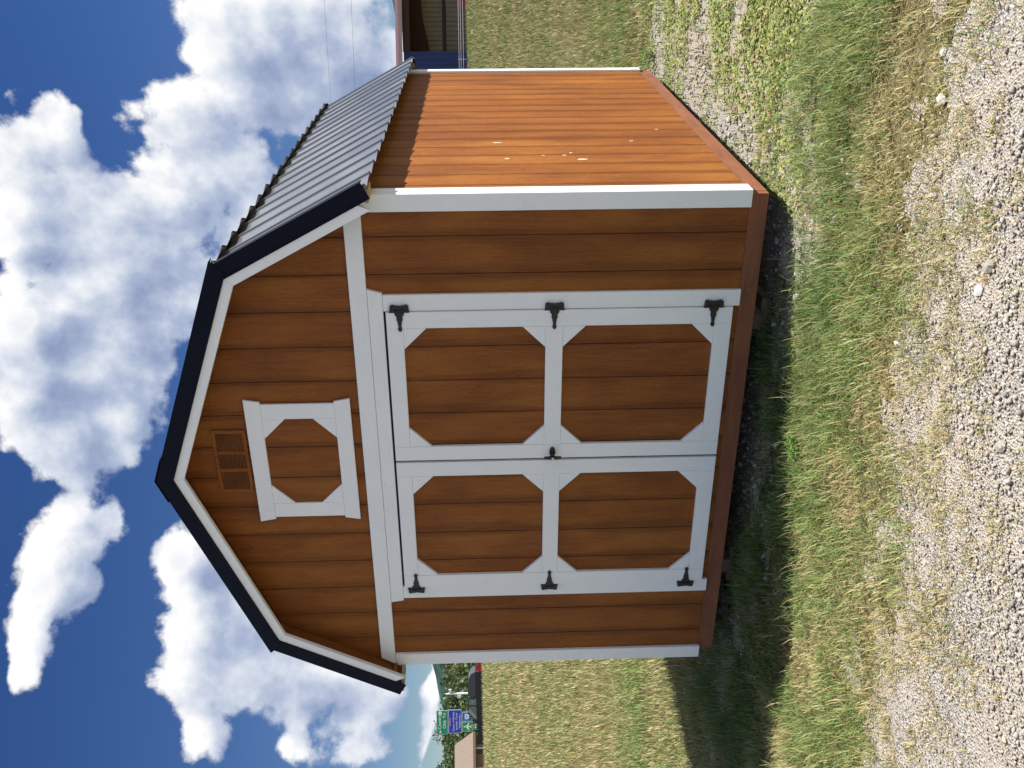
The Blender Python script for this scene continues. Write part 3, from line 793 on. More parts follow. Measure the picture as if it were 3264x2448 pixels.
# around and behind the shed out to the start of the slope
n = 360000
x = RNG.uniform(-9.0, 7.5, n); y = RNG.uniform(0.2, 9.5, n); s_, l_ = sl(x, y)
right_zone = (x > 2.95) & (x < 4.9) & (y < 4.4)
fine = fbm(x, y, 6.0, 91); patch = fbm(x, y, 1.2, 95)
dens = np.where(right_zone, 0.16 + 0.5 * sstep(0.5, 0.66, fine), 0.50 + 0.5 * fine) * np.where(s_ > 7.0, 1.0, 0.75)
vis = (l_ < 0.62 * s_ + 1.5) & (l_ > -0.62 * s_ - 1.5) & (s_ < 11.5)
ok = (RNG.random(n) < dens) & ~footprint(x, y, -0.08) & vis
x, y, s_, patch, rz = x[ok], y[ok], s_[ok], patch[ok], right_zone[ok]; n = len(x)
band = np.exp(-((s_ - 9.7 + 0.5 * (patch - .5)) / 0.55) ** 2)
g = np.clip(0.45 + 0.7 * (patch - 0.5) + 0.5 * band + 0.30 * rz, 0.05, 0.95)
h = (0.045 + 0.055 * RNG.random(n)) * (1 + 0.3 * band) * np.where(rz, 0.75, 1.0)
ps.append(blades(x, y, h, RNG.uniform(0.004, 0.0085, n), shade_green(x, y, blade_col(n, g)), np.clip(RNG.beta(2, 2, n), 0.05, 0.95)))
# the field up to the crest
n = 260000
u = RNG.random(n); s_ = 9.5 * (46 / 9.5) ** u; l_ = RNG.uniform(-1, 1, n) * (0.50 * s_ + 2.0)
p2 = CAM[:2][None] + F2[None] * s_[:, None] + R2[None] * l_[:, None]; x, y = p2[:, 0], p2[:, 1]
patch = fbm(x, y * 1.0, 0.35, 101); stripe = vnoise(s_ * 0.9, l_ * 0.05, 1.0, 103)
band = np.exp(-((s_ - 9.9) / 0.6) ** 2); furrow = np.exp(-((s_ - 14.2 - 0.02 * l_) / 0.5) ** 2)
keep = RNG.random(n) < (1 - 0.55 * furrow); x, y, s_, patch, stripe, band, l_ = x[keep], y[keep], s_[keep], patch[keep], stripe[keep], band[keep], l_[keep]; n = len(x)
g = np.clip(0.52 + 0.55 * (patch - 0.5) + 0.55 * (stripe - 0.5) + 0.45 * band + 0.008 * l_, 0.05, 0.92)
h = (0.05 + 0.07 * RNG.random(n)) * (1 + 0.02 * s_)
ps.append(blades(x, y, h, RNG.uniform(0.6, 1.2, n) * s_ * 0.00105, blade_col(n, g) * (1 - 0.22 * sstep(0, 9, l_))[:, None], np.clip(RNG.beta(2, 2.4, n), 0.05, 0.95), 1))
kind(tri_mesh('grass', *[merge(ps)[i] for i in (0, 1)], GRASSM, merge(ps)[2]), 'stuff', 'short uneven grass, green by the shed and dry by the gravel and up the field')

def leaves(x, y, size, colr, hz):
    """small broad leaves: a folded diamond each"""
    n = len(x); a = RNG.uniform(0, 2 * np.pi, n); ca, sa = np.cos(a), np.sin(a); z = terrain(x, y) + hz
    t = RNG.uniform(-0.5, 0.75, n)
    def P(u, v, w): return np.stack([x + (u * ca - v * sa) * size, y + (u * sa + v * ca) * size, z + (w + u * t) * size], -1)
    o = np.zeros(n)
    V = np.stack([P(o - 0.5, o, o), P(o, o - 0.33, o + 0.12), P(o + 0.55, o, o), P(o, o + 0.33, o + 0.12)], 1).reshape(-1, 3)
    T = (np.array([(0, 1, 2), (0, 2, 3)])[None] + (np.arange(n) * 4)[:, None, None]).reshape(-1, 3)
    return V, T, np.repeat(colr, 4, 0)
lp = []
n = 60000
x = RNG.uniform(2.95, 5.0, n); y = RNG.uniform(-0.5, 4.9, n)
d = sstep(0.34, 0.60, fbm(x, y, 3.4, 111)) * (0.30 + 0.70 * sstep(3.1, 3.7, x)) * sstep(-0.4, 0.1, y)
ok = RNG.random(n) < d; x, y = x[ok], y[ok]; n = len(x)
k = RNG.random((n, 1)); c = np.array([0.13, 0.22, 0.045]) * (1 - k) + np.array([0.34, 0.36, 0.12]) * k
c = np.where(RNG.random((n, 1)) < 0.14, np.array([0.36, 0.26, 0.14]), c)
lp.append(leaves(x, y, RNG.uniform(0.014, 0.036, n), c, RNG.uniform(0.004, 0.04, n)))
n = 9000
x = RNG.uniform(-2.4, 3.2, n); y = RNG.uniform(-0.85, 0.35, n)
ok = RNG.random(n) < sstep(0.42, 0.66, fbm(x, y, 2.8, 117)); x, y = x[ok], y[ok]; n = len(x); k = RNG.random((n, 1))
lp.append(leaves(x, y, RNG.uniform(0.012, 0.030, n), np.array([0.06, 0.14, 0.025]) * (1 - k) + np.array([0.16, 0.20, 0.05]) * k, RNG.uniform(0.004, 0.045, n)))
V, T, C = merge(lp)
kind(tri_mesh('ground_cover', V, T, LEAFM, C), 'stuff', 'low broad-leaved weeds among the stones beside the shed')

# single plants one can point at
def leafy_clump(name, x0, y0, nl, r, hh, label, colr=(0.10, 0.20, 0.03)):
    rr = np.random.default_rng(int(abs(x0 * 1000) + 7)); z0 = float(terrain(x0, y0)); root = empty(name, (x0, y0, z0))
    st = MB(); lf_v = []; lf_t = []; cc = []
    for i in range(nl):
        a = rr.uniform(0, 2 * np.pi); el = rr.uniform(0.5, 1.35); ln = hh * rr.uniform(0.6, 1.1)
        tip = Vector((math.cos(a) * math.cos(el) * ln, math.sin(a) * math.cos(el) * ln, math.sin(el) * ln))
        st.tube((0, 0, 0), tip, 0.0016, 0.0010, 5)
        for k in range(5):
            c_ = tip * rr.uniform(0.55, 1.05); b = rr.uniform(0, 2 * np.pi); s = r * rr.uniform(0.5, 1.0)
            o = len(lf_v); u = Vector((math.cos(b), math.sin(b), rr.uniform(-.3, .3))); v = Vector((-math.sin(b), math.cos(b), rr.uniform(-.2, .2)))
            lf_v += [tuple(c_), tuple(c_ + u * s * .5 + v * s * .3), tuple(c_ + u * s * 1.1), tuple(c_ + u * s * .5 - v * s * .3)]
            lf_t += [(o, o + 1, o + 2), (o, o + 2, o + 3)]; f = rr.uniform(0.7, 1.3); cc += [tuple(np.array(colr) * f)] * 4
    st.build('stem', simple('weed_stem', (0.09, 0.14, 0.035), 0.6), root)
    tri_mesh('foliage', np.array(lf_v), np.array(lf_t), LEAFM, np.array(cc), root)
    tag(root, label, 'plant'); return root
leafy_clump('weed_clump', 1.95, -0.66, 16, 0.036, 0.10, 'bright green weed clump where the shed shadow meets the lit grass')
leafy_clump('weed_clump', 2.22, 0.02, 15, 0.040, 0.14, 'dark leafy weed growing in shade by the skid under the right door', (0.05, 0.10, 0.025))
leafy_clump('weed_clump', 1.47, -0.30, 12, 0.036, 0.11, 'dark leafy weed in the gravel under the middle of the doors', (0.05, 0.11, 0.025))
leafy_clump('weed_clump', 3.10, 4.05, 16, 0.045, 0.16, 'tall green weed at the back end of the sunny wall', (0.09, 0.18, 0.03))

ROCKM = simple('pale_limestone_rock', (0.46, 0.44, 0.41), 0.9, 0, 0.15, 25, 0.6, 0.2)
ROCKD = simple('grey_limestone_rock', (0.24, 0.22, 0.20), 0.9, 0, 0.2, 25, 0.6, 0.2)
def rock(x, y, size, mat, seed, label):
    rr = np.random.default_rng(seed); phi = (1 + 5 ** .5) / 2
    base = [(-1, phi, 0), (1, phi, 0), (-1, -phi, 0), (1, -phi, 0), (0, -1, phi), (0, 1, phi), (0, -1, -phi), (0, 1, -phi), (phi, 0, -1), (phi, 0, 1), (-phi, 0, -1), (-phi, 0, 1)]
    tri = [(0, 11, 5), (0, 5, 1), (0, 1, 7), (0, 7, 10), (0, 10, 11), (1, 5, 9), (5, 11, 4), (11, 10, 2), (10, 7, 6), (7, 1, 8), (3, 9, 4), (3, 4, 2), (3, 2, 6), (3, 6, 8), (3, 8, 9), (4, 9, 5), (2, 4, 11), (6, 2, 10), (8, 6, 7), (9, 8, 1)]
    sx, sy, sz = rr.uniform(0.75, 1.15), rr.uniform(0.75, 1.15), rr.uniform(0.55, 0.8)
    m = MB().poly([tuple(np.array(b) / 1.9 * rr.uniform(0.7, 1.15) * size * np.array([sx, sy, sz])) for b in base], tri)
    o = m.build('rock', mat, None, False, (x, y, float(terrain(x, y)) + size * 0.38)); tag(o, label, 'rock'); return o
rock(3.90, -1.29, 0.020, ROCKM, 1, 'small white rock in dry grass at the edge of the gravel drive')
rock(3.76, -1.36, 0.030, ROCKM, 2, 'white rock as big as a fist at the edge of the gravel drive')
rock(2.88, -1.42, 0.022, ROCKM, 3, 'white rock in the dry grass before the right door')
rock(3.36, -1.89, 0.026, ROCKD, 4, 'dark angular rock lying on the gravel drive')
rock(3.27, -1.86, 0.024, ROCKM, 5, 'pale flat rock beside the dark angular rock on the drive')
rock(2.90, -2.20, 0.022, ROCKD, 6, 'lone grey rock among fine gravel in front of the doors')

# ------------------------------------------------------------------ far side of the road
def far(s, px_y, z=0.0):               # point s metres ahead on the sight line of photo row px_y
    return place(s, (2448 - px_y - 1224) / FPX * s, z)
def zat(s, px_x, px_y):                # height of photo column px_x at that distance
    d = ray(px_x, px_y); k = s / (d[0] * F2[0] + d[1] * F2[1]); return float(CAM[2] + d[2] * k)
ACROSS = math.atan2(R2[1], R2[0])

GLASS = None
def glass():
    global GLASS
    if GLASS is None:
        m, N, b = mat_new('tinted_window_glass')
        b.inputs['Base Color'].default_value = (0.35, 0.45, 0.45, 1); b.inputs['Roughness'].default_value = 0.05
        b.inputs['Transmission Weight'].default_value = 0.85; b.inputs['IOR'].default_value = 1.02; GLASS = m
    return GLASS
TYRE = simple('tyre_rubber', (0.02, 0.02, 0.02), 0.85); RIMM = simple('wheel_rim', (0.45, 0.45, 0.46), 0.35, 0.8)
CHROME = simple('bumper_chrome', (0.6, 0.6, 0.62), 0.2, 0.9)
def pickup(loc, rz, paint, label, cap=True):
    """x forward, origin on the road under the middle"""
    t = empty('pickup_truck', loc, rz)
    lower = [(-2.80, 0.55), (-2.78, 0.42), (2.55, 0.42), (2.78, 0.55), (2.82, 0.95), (2.70, 1.12), (1.35, 1.22), (1.20, 1.24), (-0.75, 1.24), (-0.78, 1.28), (-2.80, 1.28)]
    MB().prism(lower, -0.96, 0.96, 'y', 0.05).build('body', paint, t)
    roof = [(0.55, 1.86), (0.35, 1.92), (-0.55, 1.92), (-0.70, 1.86)]
    MB().prism(roof, -0.72, 0.72, 'y', 0.03).build('cab_roof', paint, t)
    for sy in (-1, 1):
        for (xa, xb) in ((1.28, 0.52), (-0.10, -0.08), (-0.74, -0.68)):
            MB().tube((xa, sy * 0.90, 1.22), (xb, sy * 0.70, 1.88), 0.05, 0.045, 6).build('pillar', paint, t)
        MB().poly([(1.20, sy * .89, 1.25), (-0.06, sy * .89, 1.25), (-0.06, sy * .71, 1.86), (0.52, sy * .71, 1.86)], [(0, 1, 2, 3)]).build('side_window', glass(), t)
        MB().poly([(-0.14, sy * .89, 1.25), (-0.72, sy * .89, 1.25), (-0.66, sy * .71, 1.86), (-0.12, sy * .71, 1.86)], [(0, 1, 2, 3)]).build('side_window', glass(), t)
        MB().box(0.95, 1.10, sy * 1.02 - 0.09, sy * 1.02 + 0.09, 1.25, 1.42).build('mirror', paint, t)
        MB().box(2.70, 2.80, sy * 0.72 - 0.14, sy * 0.72 + 0.14, 0.82, 1.00).build('headlight', CHROME, t)
        MB().box(-2.84, -2.78, sy * 0.84 - 0.07, sy * 0.84 + 0.07, 0.85, 1.20).build('tail_light', simple('tail_red', (0.5, 0.02, 0.02), 0.3), t)
        for xw in (1.75, -1.75):
            w = MB().tube((xw, sy * 0.98, 0.40), (xw, sy * 0.72, 0.40), 0.40, n=20).build('wheel', TYRE, t)
            MB().tube((xw, sy * 0.99, 0.40), (xw, sy * 0.975, 0.40), 0.24, n=14).build('rim', RIMM, w)
    MB().poly([(1.26, -.86, 1.25), (1.26, .86, 1.25), (.56, .68, 1.87), (.56, -.68, 1.87)], [(0, 1, 2, 3)]).build('windscreen', glass(), t)
    MB().poly([(-.76, -.86, 1.25), (-.76, .86, 1.25), (-.70, .68, 1.87), (-.70, -.68, 1.87)], [(0, 1, 2, 3)]).build('rear_window', glass(), t)
    MB().box(2.76, 2.90, -0.9, 0.9, 0.45, 0.62).build('front_bumper', CHROME, t); MB().box(-2.92, -2.80, -0.9, 0.9, 0.45, 0.60).build('rear_bumper', CHROME, t)
    if cap:
        c = [(-0.84, 1.285), (-0.84, 1.90), (-1.6, 1.90), (-2.2, 1.84), (-2.60, 1.66), (-2.78, 1.285)]
        cp = MB().prism(c, -0.86, 0.86, 'y', 0.06).build('bed_cap', simple('grey_bed_cap', (0.055, 0.058, 0.07), 0.55), t)
        MB().box(-1.9, -1.25, -0.875, -0.862, 1.76, 1.84).build('marker_strip', simple('red_white_marker', (0.65, 0.12, 0.12), 0.5), cp)
    return tag(t, label, 'truck')
ROADZ = 1.27
def road_z(s, py): p = far(s, py); return float(terrain(p[0], p[1]))
pt = far(76, 2238); zt = zat(76, 1491, 2240) - 1.92
kind(MB().prism([(-300, -6.0), (300, -6.0), (300, 14.0), (-300, 14.0)], 1.262, 0.95, 'z').build('road', simple('worn_asphalt', (0.055, 0.055, 0.058), 0.9), None, False), 'structure', 'asphalt road beyond the field crest')
rd = bpy.data.objects['road']; rd.location = (*place(78, 0)[:2], 0.0); rd.rotation_euler = (0, 0, ACROSS)
pickup((pt[0], pt[1], 1.262), ACROSS + math.pi, simple('black_car_paint', (0.012, 0.012, 0.018), 0.25), 'black pickup truck with a grey bed cap on the road beyond the field')
p3 = far(76, 2015)
pickup((p3[0], p3[1], 1.262), ACROSS + math.pi, simple('red_car_paint', (0.36, 0.012, 0.02), 0.3), 'red pickup truck half hidden behind the white shed corner', False)
p4 = far(50, -154)
pickup((p4[0], p4[1], float(terrain(p4[0], p4[1]))), ACROSS + math.pi, simple('maroon_car_paint', (0.30, 0.04, 0.08), 0.3), 'maroon pickup truck parked before the open pole barn', False)

# road sign assembly
def text_mesh(txt, size):
    cu = bpy.data.curves.new('lettering', 'FONT'); cu.body = txt; cu.size = size; cu.align_x = 'CENTER'; cu.align_y = 'CENTER'; cu.extrude = 0.004; cu.offset = size * 0.012
    o = bpy.data.objects.new('tmp', cu); COL.objects.link(o); bpy.context.view_layer.update()
    dg = bpy.context.evaluated_depsgraph_get(); me = bpy.data.meshes.new_from_object(o.evaluated_get(dg)); bpy.data.objects.remove(o); return me
SGREEN = simple('sign_green', (0.0, 0.30, 0.14), 0.4, 0, 0.04); SBLUE = simple('sign_blue', (0.008, 0.055, 0.50), 0.4, 0, 0.04); SBLUE2 = simple('sign_service_blue', (0.005, 0.13, 0.55), 0.4, 0, 0.04)
SWHITE = simple('sign_white', (0.82, 0.85, 0.85), 0.4, 0, 0.03)
SD = 98.0
sg = far(SD, 2295); base_z = float(terrain(sg[0], sg[1]))
sign = tag(empty('road_sign', (sg[0], sg[1], base_z), ACROSS + 0.02), 'green and blue road signs on posts with an airplane panel', 'sign')
def sx(py): return (2295 - py) / FPX * SD
def sz(px, py=2295): return zat(SD, px, py) - base_z
def panel(px0, px1, py0, py1, mat, name):
    x0, x1 = sx(py1), sx(py0); z1, z0 = sz(px0), sz(px1); cx, cz = (x0 + x1) / 2, (z0 + z1) / 2; w, h = x1 - x0, z1 - z0
    e = 0.035 * max(1.0, h)
    P = MB().prism(rect(-w / 2, w / 2, -h / 2, h / 2), -0.03, 0.0, 'y').build(name, SWHITE, sign, False, (cx, 0, cz))
    MB().prism(rect(-w / 2 + e, w / 2 - e, -h / 2 + e, h / 2 - e), -0.040, -0.0305, 'y').build('panel_face', mat, P)
    return P, w, h
def letters(P, txt, size, x, z, mat=None, sxx=1.0):
    o = link('lettering', text_mesh(txt, size), mat or SWHITE, P); o.location = (x, -0.046, z); o.rotation_euler = (math.pi / 2, 0, 0); o.scale = (sxx, 1, 1)
P, w, h = panel(1391, 1427, 2258, 2334, SGREEN, 'green_panel')
letters(P, 'Country', 0.44, 0.05, h * 0.20); letters(P, 'Club  Rd', 0.44, 0.15, -h * 0.22)
MB().tube((0, -0.041, 0), (0, -0.047, 0), 0.20, n=24).build('route_disc', SWHITE, P, False, (w * 0.40, 0, h * 0.16))
letters(P, '11', 0.22, w * 0.40, h * 0.16, SGREEN)
bpy.data.objects[P.children[-1].name].location.y = -0.052
MB().prism([(-0.17, 0), (-0.02, 0.15), (-0.02, 0.05), (0.17, 0.05), (0.17, -0.05), (-0.02, -0.05), (-0.02, -0.15)], -0.046, -0.041, 'y').build('arrow', SWHITE, P, False, (-w * 0.39, 0, h * 0.16))
P, w, h = panel(1429, 1471, 2257, 2331, SBLUE, 'blue_panel')
LAV = simple('sign_pale_print', (0.62, 0.60, 0.72), 0.5, 0, 0.03)
letters(P, 'WVDOH', 0.22, 0, h * 0.35, simple('sign_orange_print', (0.75, 0.45, 0.40), 0.5, 0, 0.03))
letters(P, 'Division of Highways', 0.27, 0, h * 0.10, LAV, 0.88); letters(P, 'Randolph County', 0.27, 0, -h * 0.13, LAV, 0.92); letters(P, 'Headquarters', 0.27, 0, -h * 0.36, LAV, 0.95)
P, w, h = panel(1473, 1505, 2265, 2294, SBLUE2, 'service_panel')
cv = MB().prism([(-0.28, -0.14), (0.20, -0.14), (0.20, -0.06), (0.30, 0.02), (0.26, 0.24), (-0.28, 0.24)], -0.046, -0.041, 'y').build('camper_symbol', SWHITE, P)
MB().box(-0.18, -0.06, -0.048, -0.0465, 0.02, 0.13).build('symbol_window', SBLUE2, P); MB().box(0.02, 0.14, -0.048, -0.0465, 0.02, 0.13).build('symbol_window', SBLUE2, P)
for xx in (-0.12, 0.10): MB().tube((xx, -0.041, -0.17), (xx, -0.047, -0.17), 0.065, n=14).build('symbol_wheel', SWHITE, P)
P, w, h = panel(1473, 1506, 2296, 2327, SGREEN, 'airport_panel')
pl = [(0, 0.42), (0.05, 0.34), (0.06, 0.12), (0.40, -0.14), (0.40, -0.22), (0.06, -0.10), (0.05, -0.30), (0.16, -0.38), (0.16, -0.43), (0, -0.40)]
MB().prism(pl + [(-a, b) for a, b in pl[-2:0:-1]], -0.046, -0.041, 'y').build('airplane_symbol', SWHITE, P)
P, w, h = panel(1508, 1523, 2305, 2322, SGREEN, 'arrow_plaque')
MB().prism([(-0.17, 0), (0.0, 0.13), (0.0, 0.05), (0.17, 0.05), (0.17, -0.05), (0.0, -0.05), (0.0, -0.13)], -0.046, -0.041, 'y').build('arrow', SWHITE, P)
P, w, h = panel(1507, 1521, 2271, 2287, SBLUE2, 'arrow_plaque')
MB().prism([(-0.17, 0), (0.0, 0.13), (0.0, 0.05), (0.17, 0.05), (0.17, -0.05), (0.0, -0.05), (0.0, -0.13)], -0.046, -0.041, 'y').build('arrow', SWHITE, P)
for py in (2280, 2311): MB().tube((sx(py), 0.06, 0.0), (sx(py), 0.06, sz(1393)), 0.05, n=8).build('post', simple('sign_post_steel', (0.35, 0.36, 0.36), 0.5, 0.5), sign)

# white pole with a camera and lamp, over the truck
wp = far(92, 2206); wz = float(terrain(wp[0], wp[1])); top = zat(92, 1428, 2206) - wz
pole = tag(empty('signal_pole', (wp[0], wp[1], wz), ACROSS), 'white steel pole with a lamp and camera arm beyond the truck', 'pole')
PW = simple('pole_white', (0.72, 0.73, 0.68), 0.45)
MB().tube((0, 0, 0), (0, 0, top), 0.13, 0.09, 10).build('shaft', PW, pole)
MB().tube((0, 0, top * 0.80), (0.26, 0, top * 0.92), 0.04, n=6).build('arm', PW, pole); MB().box(0.14, 0.44, -0.1, 0.1, top * 0.92, top * 0.985).build('lamp_head', PW, pole)
MB().box(-0.40, -0.12, -0.15, 0.15, top * 0.70, top * 0.79).build('camera_box', PW, pole); MB().tube((0, 0, top), (0, 0, top + 0.35), 0.07, 0.02, 8).build('finial', PW, pole)

# brown shingled building
BS = 92.0
def brown_building():
    c = far(BS, 2440); gz = float(terrain(c[0], c[1])); t = empty('brown_building', (c[0], c[1], gz), ACROSS + 0.375)
    X = lambda py: (2440 - py) / FPX * BS * 0.93
    Z = lambda px: zat(BS, px, 2400) - gz
    e, rdg = Z(1509), Z(1444); xr = X(2327); xl = -9.0
    TAN = simple('tan_stucco', (0.34, 0.22, 0.13), 0.85, 0, 0.08, 3, 0.2)
    MB().box(xl + 0.6, xr - 0.7, 0.7, 7.5, 0, e - 0.2).build('wall', TAN, t)
    SH = simple('brown_shingles', (0.16, 0.122, 0.098), 0.9, 0, 0.35, 14, 0.8)
    y0, y1 = -0.2, 8.4; ym = (y0 + y1) / 2; hip = X(2368)
    MB().poly([(xl, y0, e), (xr, y0, e), (xr, y1, e), (xl, y1, e), (hip, ym, rdg), (xl + 4, ym, rdg)], [(0, 1, 4, 5), (1, 2, 4), (2, 3, 5, 4), (3, 0, 5), (3, 2, 1, 0)]).build('roof', SH, t)
    MB().box(xl - 0.02, xr + 0.02, y0 - 0.03, y0 - 0.002, e - 0.22, e + 0.03).build('fascia', simple('brown_fascia', (0.17, 0.11, 0.075), 0.7), t)
    MB().box(xl + .05, xr - .05, y0 + 0.01, 0.69, e - 0.24, e - 0.215).build('soffit', simple('brown_soffit', (0.2, 0.14, 0.1), 0.8), t)
    WIN = simple('dark_window', (0.025, 0.022, 0.025), 0.15)
    for pa, pb in ((2400, 2383), (2368, 2356), (2352, 2342)):
        w_ = MB().box(X(pa), X(pb), 0.66, 0.699, 0.75, e - 0.35).build('window', WIN, t)
        MB().box(X(pa) - .08, X(pb) + .08, 0.655, 0.698, 0.66, 0.749).build('sill', TAN, w_)
    for py in (2381, 2446): MB().tube((X(py), 0.1, 0), (X(py), 0.1, e - 0.245), 0.09, n=8).build('porch_post', PW, t)
    return tag(t, 'low tan building with a brown shingled hip roof beside the road sign', 'building')
brown_building()

# open pole barn on the other side
def pole_barn():
    s0 = 56.0; c = far(s0, 161); gz = float(terrain(c[0], c[1])); t = empty('pole_barn', (c[0], c[1], gz), ACROSS - 0.06)
    X = lambda py: (161 - py) / FPX * s0
    Z = lambda px: zat(s0, px, 100) - gz
    NAVY = simple('navy_steel', (0.010, 0.030, 0.14), 0.5, 0, 0.12, 2); MAR = simple('maroon_trim', (0.06, 0.012, 0.02), 0.5); TANM = simple('tan_ribbed_steel', (0.40, 0.34, 0.25), 0.6, 0, 0.08, 2)
    DK = simple('dark_timber', (0.055, 0.030, 0.022), 0.8); PINK = simple('faded_fascia', (0.42, 0.28, 0.28), 0.6)
    ztop = Z(1272); x1 = 16.0
    pan = MB().box(-3.2, 0.0, 0.0, 0.12, 0, ztop - 0.25).build('corner_panel', NAVY, t)
    for k in range(10): MB().prism([(-3.1 + k * .32, -0.001), (-3.06 + k * .32, -0.035), (-3.02 + k * .32, -0.001)], 0.02, ztop - 0.27, 'z').build('rib', NAVY, pan)
    MB().box(-3.32, -3.205, 0.0, 9.0, 0, ztop - 0.25).build('end_wall', NAVY, t)
    bw = MB().box(-3.2, x1, 5.0, 5.1, 0, ztop - 0.4).build('back_wall', TANM, t)
    for k in range(62): MB().prism([(-3.0 + k * .30, 4.999), (-2.96 + k * .30, 4.955), (-2.92 + k * .30, 4.999)], 0.02, ztop - 0.42, 'z').build('rib', TANM, bw)
    MB().box(-3.15, x1, 4.90, 4.952, Z(1427) + .25, Z(1418) + .32).build('girt', MAR, t)
    MB().prism([(0.06, ztop - 0.3), (0.06, Z(1370)), (X(0), Z(1338)), (x1, Z(1280)), (x1, ztop - 0.3)], 3.2, 3.3, 'y').build('underside_shade', DK, t)  # dark panel added for the diagonal shade under the roof
    MB().poly([(-3.5, -0.35, ztop), (x1, -0.35, ztop), (x1, 9.3, ztop + 1.0), (-3.5, 9.3, ztop + 1.0), (-3.5, -0.35, ztop - 0.06), (x1, -0.35, ztop - 0.06), (x1, 9.3, ztop + 0.94), (-3.5, 9.3, ztop + 0.94)],
              [(0, 1, 2, 3), (7, 6, 5, 4), (0, 4, 5, 1), (1, 5, 6, 2), (2, 6, 7, 3), (3, 7, 4, 0)]).build('roof', MAR, t)
    MB().box(-3.5, x1, -0.40, -0.352, ztop - 0.20, ztop + 0.02).build('fascia', PINK, t)
    MB().box(0.0, x1, -0.05, 0.10, ztop - 0.62, ztop - 0.21).build('header_beam', DK, t)
    for k in range(3): MB().box(0.02, x1, 0.9 + k * 0.7, 1.0 + k * 0.7, ztop - 0.55, ztop - 0.30).build('rafter_tie', DK, t)
    for xx in (4.8, 9.6, 14.4): MB().box(xx - .1, xx + .1, -0.04, 0.14, 0, ztop - 0.63).build('post', DK, t)
    return tag(t, 'open fronted pole barn with a navy corner panel and tan back wall', 'barn')
pole_barn()
# wire fence before the barn
fs = 47.0; c = far(fs, 110); gz = float(terrain(c[0], c[1])); fz = zat(fs, 1486, 110)
fence = tag(empty('wire_fence', (c[0], c[1], gz), ACROSS), 'thin wire fence standing before the pole barn', 'fence')
FW = simple('fence_wire', (0.35, 0.36, 0.38), 0.5, 0.6)
zt_ = zat(fs, 1462, 110) - gz
for k, z in enumerate((zt_, zt_ - 0.10, zt_ - 0.22, zt_ - 0.50)): MB().tube((-4.2, 0, z), (9, 0, z), 0.007, n=5).build('wire', FW, fence)
for xx in (-4.2, -1.2, 2.0, 5.2, 8.6): MB().tube((xx, 0.03, -0.2), (xx, 0.03, zt_ + 0.05), 0.028, n=6).build('fence_post', FW, fence)

# two overhead lines to a pole that stands behind the shed
A = [np.array(place(44, 20.0)), np.array(place(70, -3.0))]
def line(pxa, pya, pxb, pyb, label):
    s1, s2 = 45.0, 52.0
    d1, d2 = ray(pxa, pya), ray(pxb, pyb)
    p1 = CAM + d1 / (d1[0] * F2[0] + d1[1] * F2[1]) * s1; p2 = CAM + d2 / (d2[0] * F2[0] + d2[1] * F2[1]) * s2
    v = p2 - p1; mb = MB(); pts = []
    for k in range(25):
        t = -2.0 + 5.0 * k / 24; q = p1 + v * t; q[2] += 0.012 * (t + 2.0) * (t - 3.0) - 0.012 * (0 + 2.0) * (0 - 3.0)
        pts.append(q)
    for a, b in zip(pts, pts[1:]): mb.tube(a, b, 0.006, n=5, cap=False)
    o = mb.build('power_line', simple('cable_grey', (0.16, 0.17, 0.19), 0.7), None); tag(o, label, 'cable'); return pts
e1 = line(1033, 2, 1055, 335, 'upper of two thin overhead cables crossing the sky above the barn')
e2 = line(1119, 2, 1132, 290, 'lower of two thin overhead cables crossing the sky above the barn')

# wooded hills
def wood(name, spots, leaf, nleaf, cols, label, seed):
    rr = np.random.default_rng(seed); V = []; C = []
    for (x, y, z, hgt, rad) in spots:
        n = nleaf
        lobes = rr.normal(0, 1, (7, 3)) * np.array([rad * .45, rad * .45, hgt * .20]) + np.array([0, 0, hgt * .58])
        k = rr.integers(0, 7, n); dvec = rr.normal(0, 1, (n, 3)); dvec /= np.linalg.norm(dvec, axis=1)[:, None]
        c = lobes[k] + dvec * rr.uniform(0.55, 1.0, (n, 1)) * np.array([rad * .5, rad * .5, hgt * .24]) + np.array([x, y, z])
        a = rr.normal(0, 1, (n, 3)); a /= np.linalg.norm(a, axis=1)[:, None]; b = np.cross(a, rr.normal(0, 1, (n, 3))); b /= np.linalg.norm(b, axis=1)[:, None]
        s = leaf * rr.uniform(0.6, 1.3, (n, 1))
        V.append(np.stack([c - a * s, c + b * s * .8, c + a * s, c - b * s * .8], 1).reshape(-1, 3))
        base = np.array(cols[rr.integers(0, len(cols))]); C.append(np.repeat(base[None] * rr.uniform(0.7, 1.3, (n, 1)), 4, 0))
    V = np.concatenate(V); C = np.concatenate(C); m = len(V) // 4
    T = (np.array([(0, 1, 2), (0, 2, 3)])[None] + (np.arange(m) * 4)[:, None, None]).reshape(-1, 3)
    return kind(tri_mesh(name, V, T, LEAFM, C), 'stuff', label)
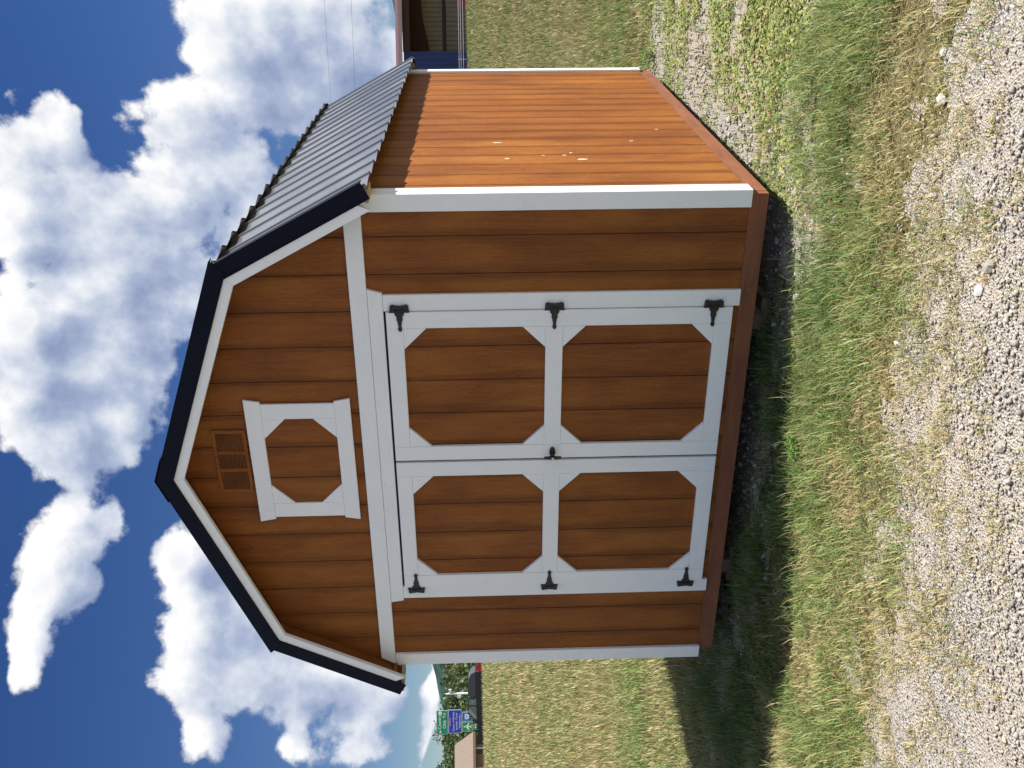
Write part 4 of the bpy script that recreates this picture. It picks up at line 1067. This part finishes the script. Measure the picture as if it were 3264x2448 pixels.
def hill(name, s, knots, depth, mat, label):
    """ridge seen at distance s with crest heights given along photo rows"""
    knots = knots[::-1]; rows = np.linspace(knots[0][0], knots[-1][0], 140); px = np.interp(rows, [k[0] for k in knots], [k[1] for k in knots])
    V = []; nrow = 7
    for j in range(nrow):
        f = j / (nrow - 1)
        for r, p in zip(rows, px):
            zc = zat(s, p, r) + (fbm(r * 0.05, j * 2.0, 1.0, 7) - .5) * 0.004 * s
            pp = far(s - depth * (1 - f), r); V.append((pp[0], pp[1], 0.2 + (zc - 0.2) * f ** 0.75))
    for r, p in zip(rows, px):
        pp = far(s + depth, r); V.append((pp[0], pp[1], 0.2))
    nr = len(rows); q = []
    for j in range(nrow):
        for i in range(nr - 1): q.append((j * nr + i, j * nr + i + 1, (j + 1) * nr + i + 1, (j + 1) * nr + i))
    o = MB().poly(V, q).build(name, mat, None, True); return kind(o, 'structure', label)
HILLM = simple('wooded_hillside', (0.022, 0.045, 0.040), 0.95, 0, 0.5, 0.02, 0.0, 0.05)
hill('hill', 1500, [(3600, 1420), (2700, 1425), (2330, 1415), (2240, 1410), (2190, 1396), (2110, 1380), (1900, 1330), (1500, 1300), (900, 1280), (300, 1310), (150, 1300), (60, 1268), (0, 1248), (-400, 1200), (-1200, 1300)], 500, HILLM, 'blue green wooded hill far behind the road')
rr = np.random.default_rng(9); spots = []
for i in range(300):
    s = rr.uniform(150, 260); py = rr.uniform(2060, 2600)
    p = far(s, py); topx = np.interp(py, [2080, 2110, 2180, 2230, 2320, 2345, 2400, 2448, 2560], [1402, 1402, 1412, 1418, 1412, 1396, 1392, 1398, 1400])
    topx = topx + rr.uniform(0, 12) + (260 - s) * 0.62
    zt = zat(s, topx, py); z0 = max(1.0, zt - rr.uniform(12, 17))
    spots.append((p[0], p[1], z0, zt - z0, rr.uniform(3.2, 5.5)))
wood('forest', spots, 0.33, 560, [(0.040, 0.075, 0.022), (0.055, 0.085, 0.022), (0.030, 0.062, 0.026), (0.085, 0.100, 0.035), (0.045, 0.085, 0.018)], 'green wooded slope behind the road sign', 4)
# the slope that carries those trees
kn = [(2760, 1440), (2560, 1432), (2448, 1430), (2345, 1430), (2230, 1446), (2080, 1440), (1900, 1450)]
hill('wooded_slope', 268, kn, 140, simple('forest_floor', (0.03, 0.045, 0.018), 0.95, 0, 0.4, 0.08), 'ground of the wooded slope behind the road')
rr = np.random.default_rng(19); sp = []
for i in range(14):
    s = rr.uniform(105, 125); py = rr.uniform(2120, 2330); p = far(s, py); sp.append((p[0], p[1], 1.1, zat(s, rr.uniform(1478, 1510), py) - 1.1, rr.uniform(1.8, 3.0)))
wood('hedgerow', sp, 0.30, 220, [(0.05, 0.085, 0.022), (0.07, 0.095, 0.03), (0.04, 0.075, 0.02)], 'low bushes along the far side of the road', 6)
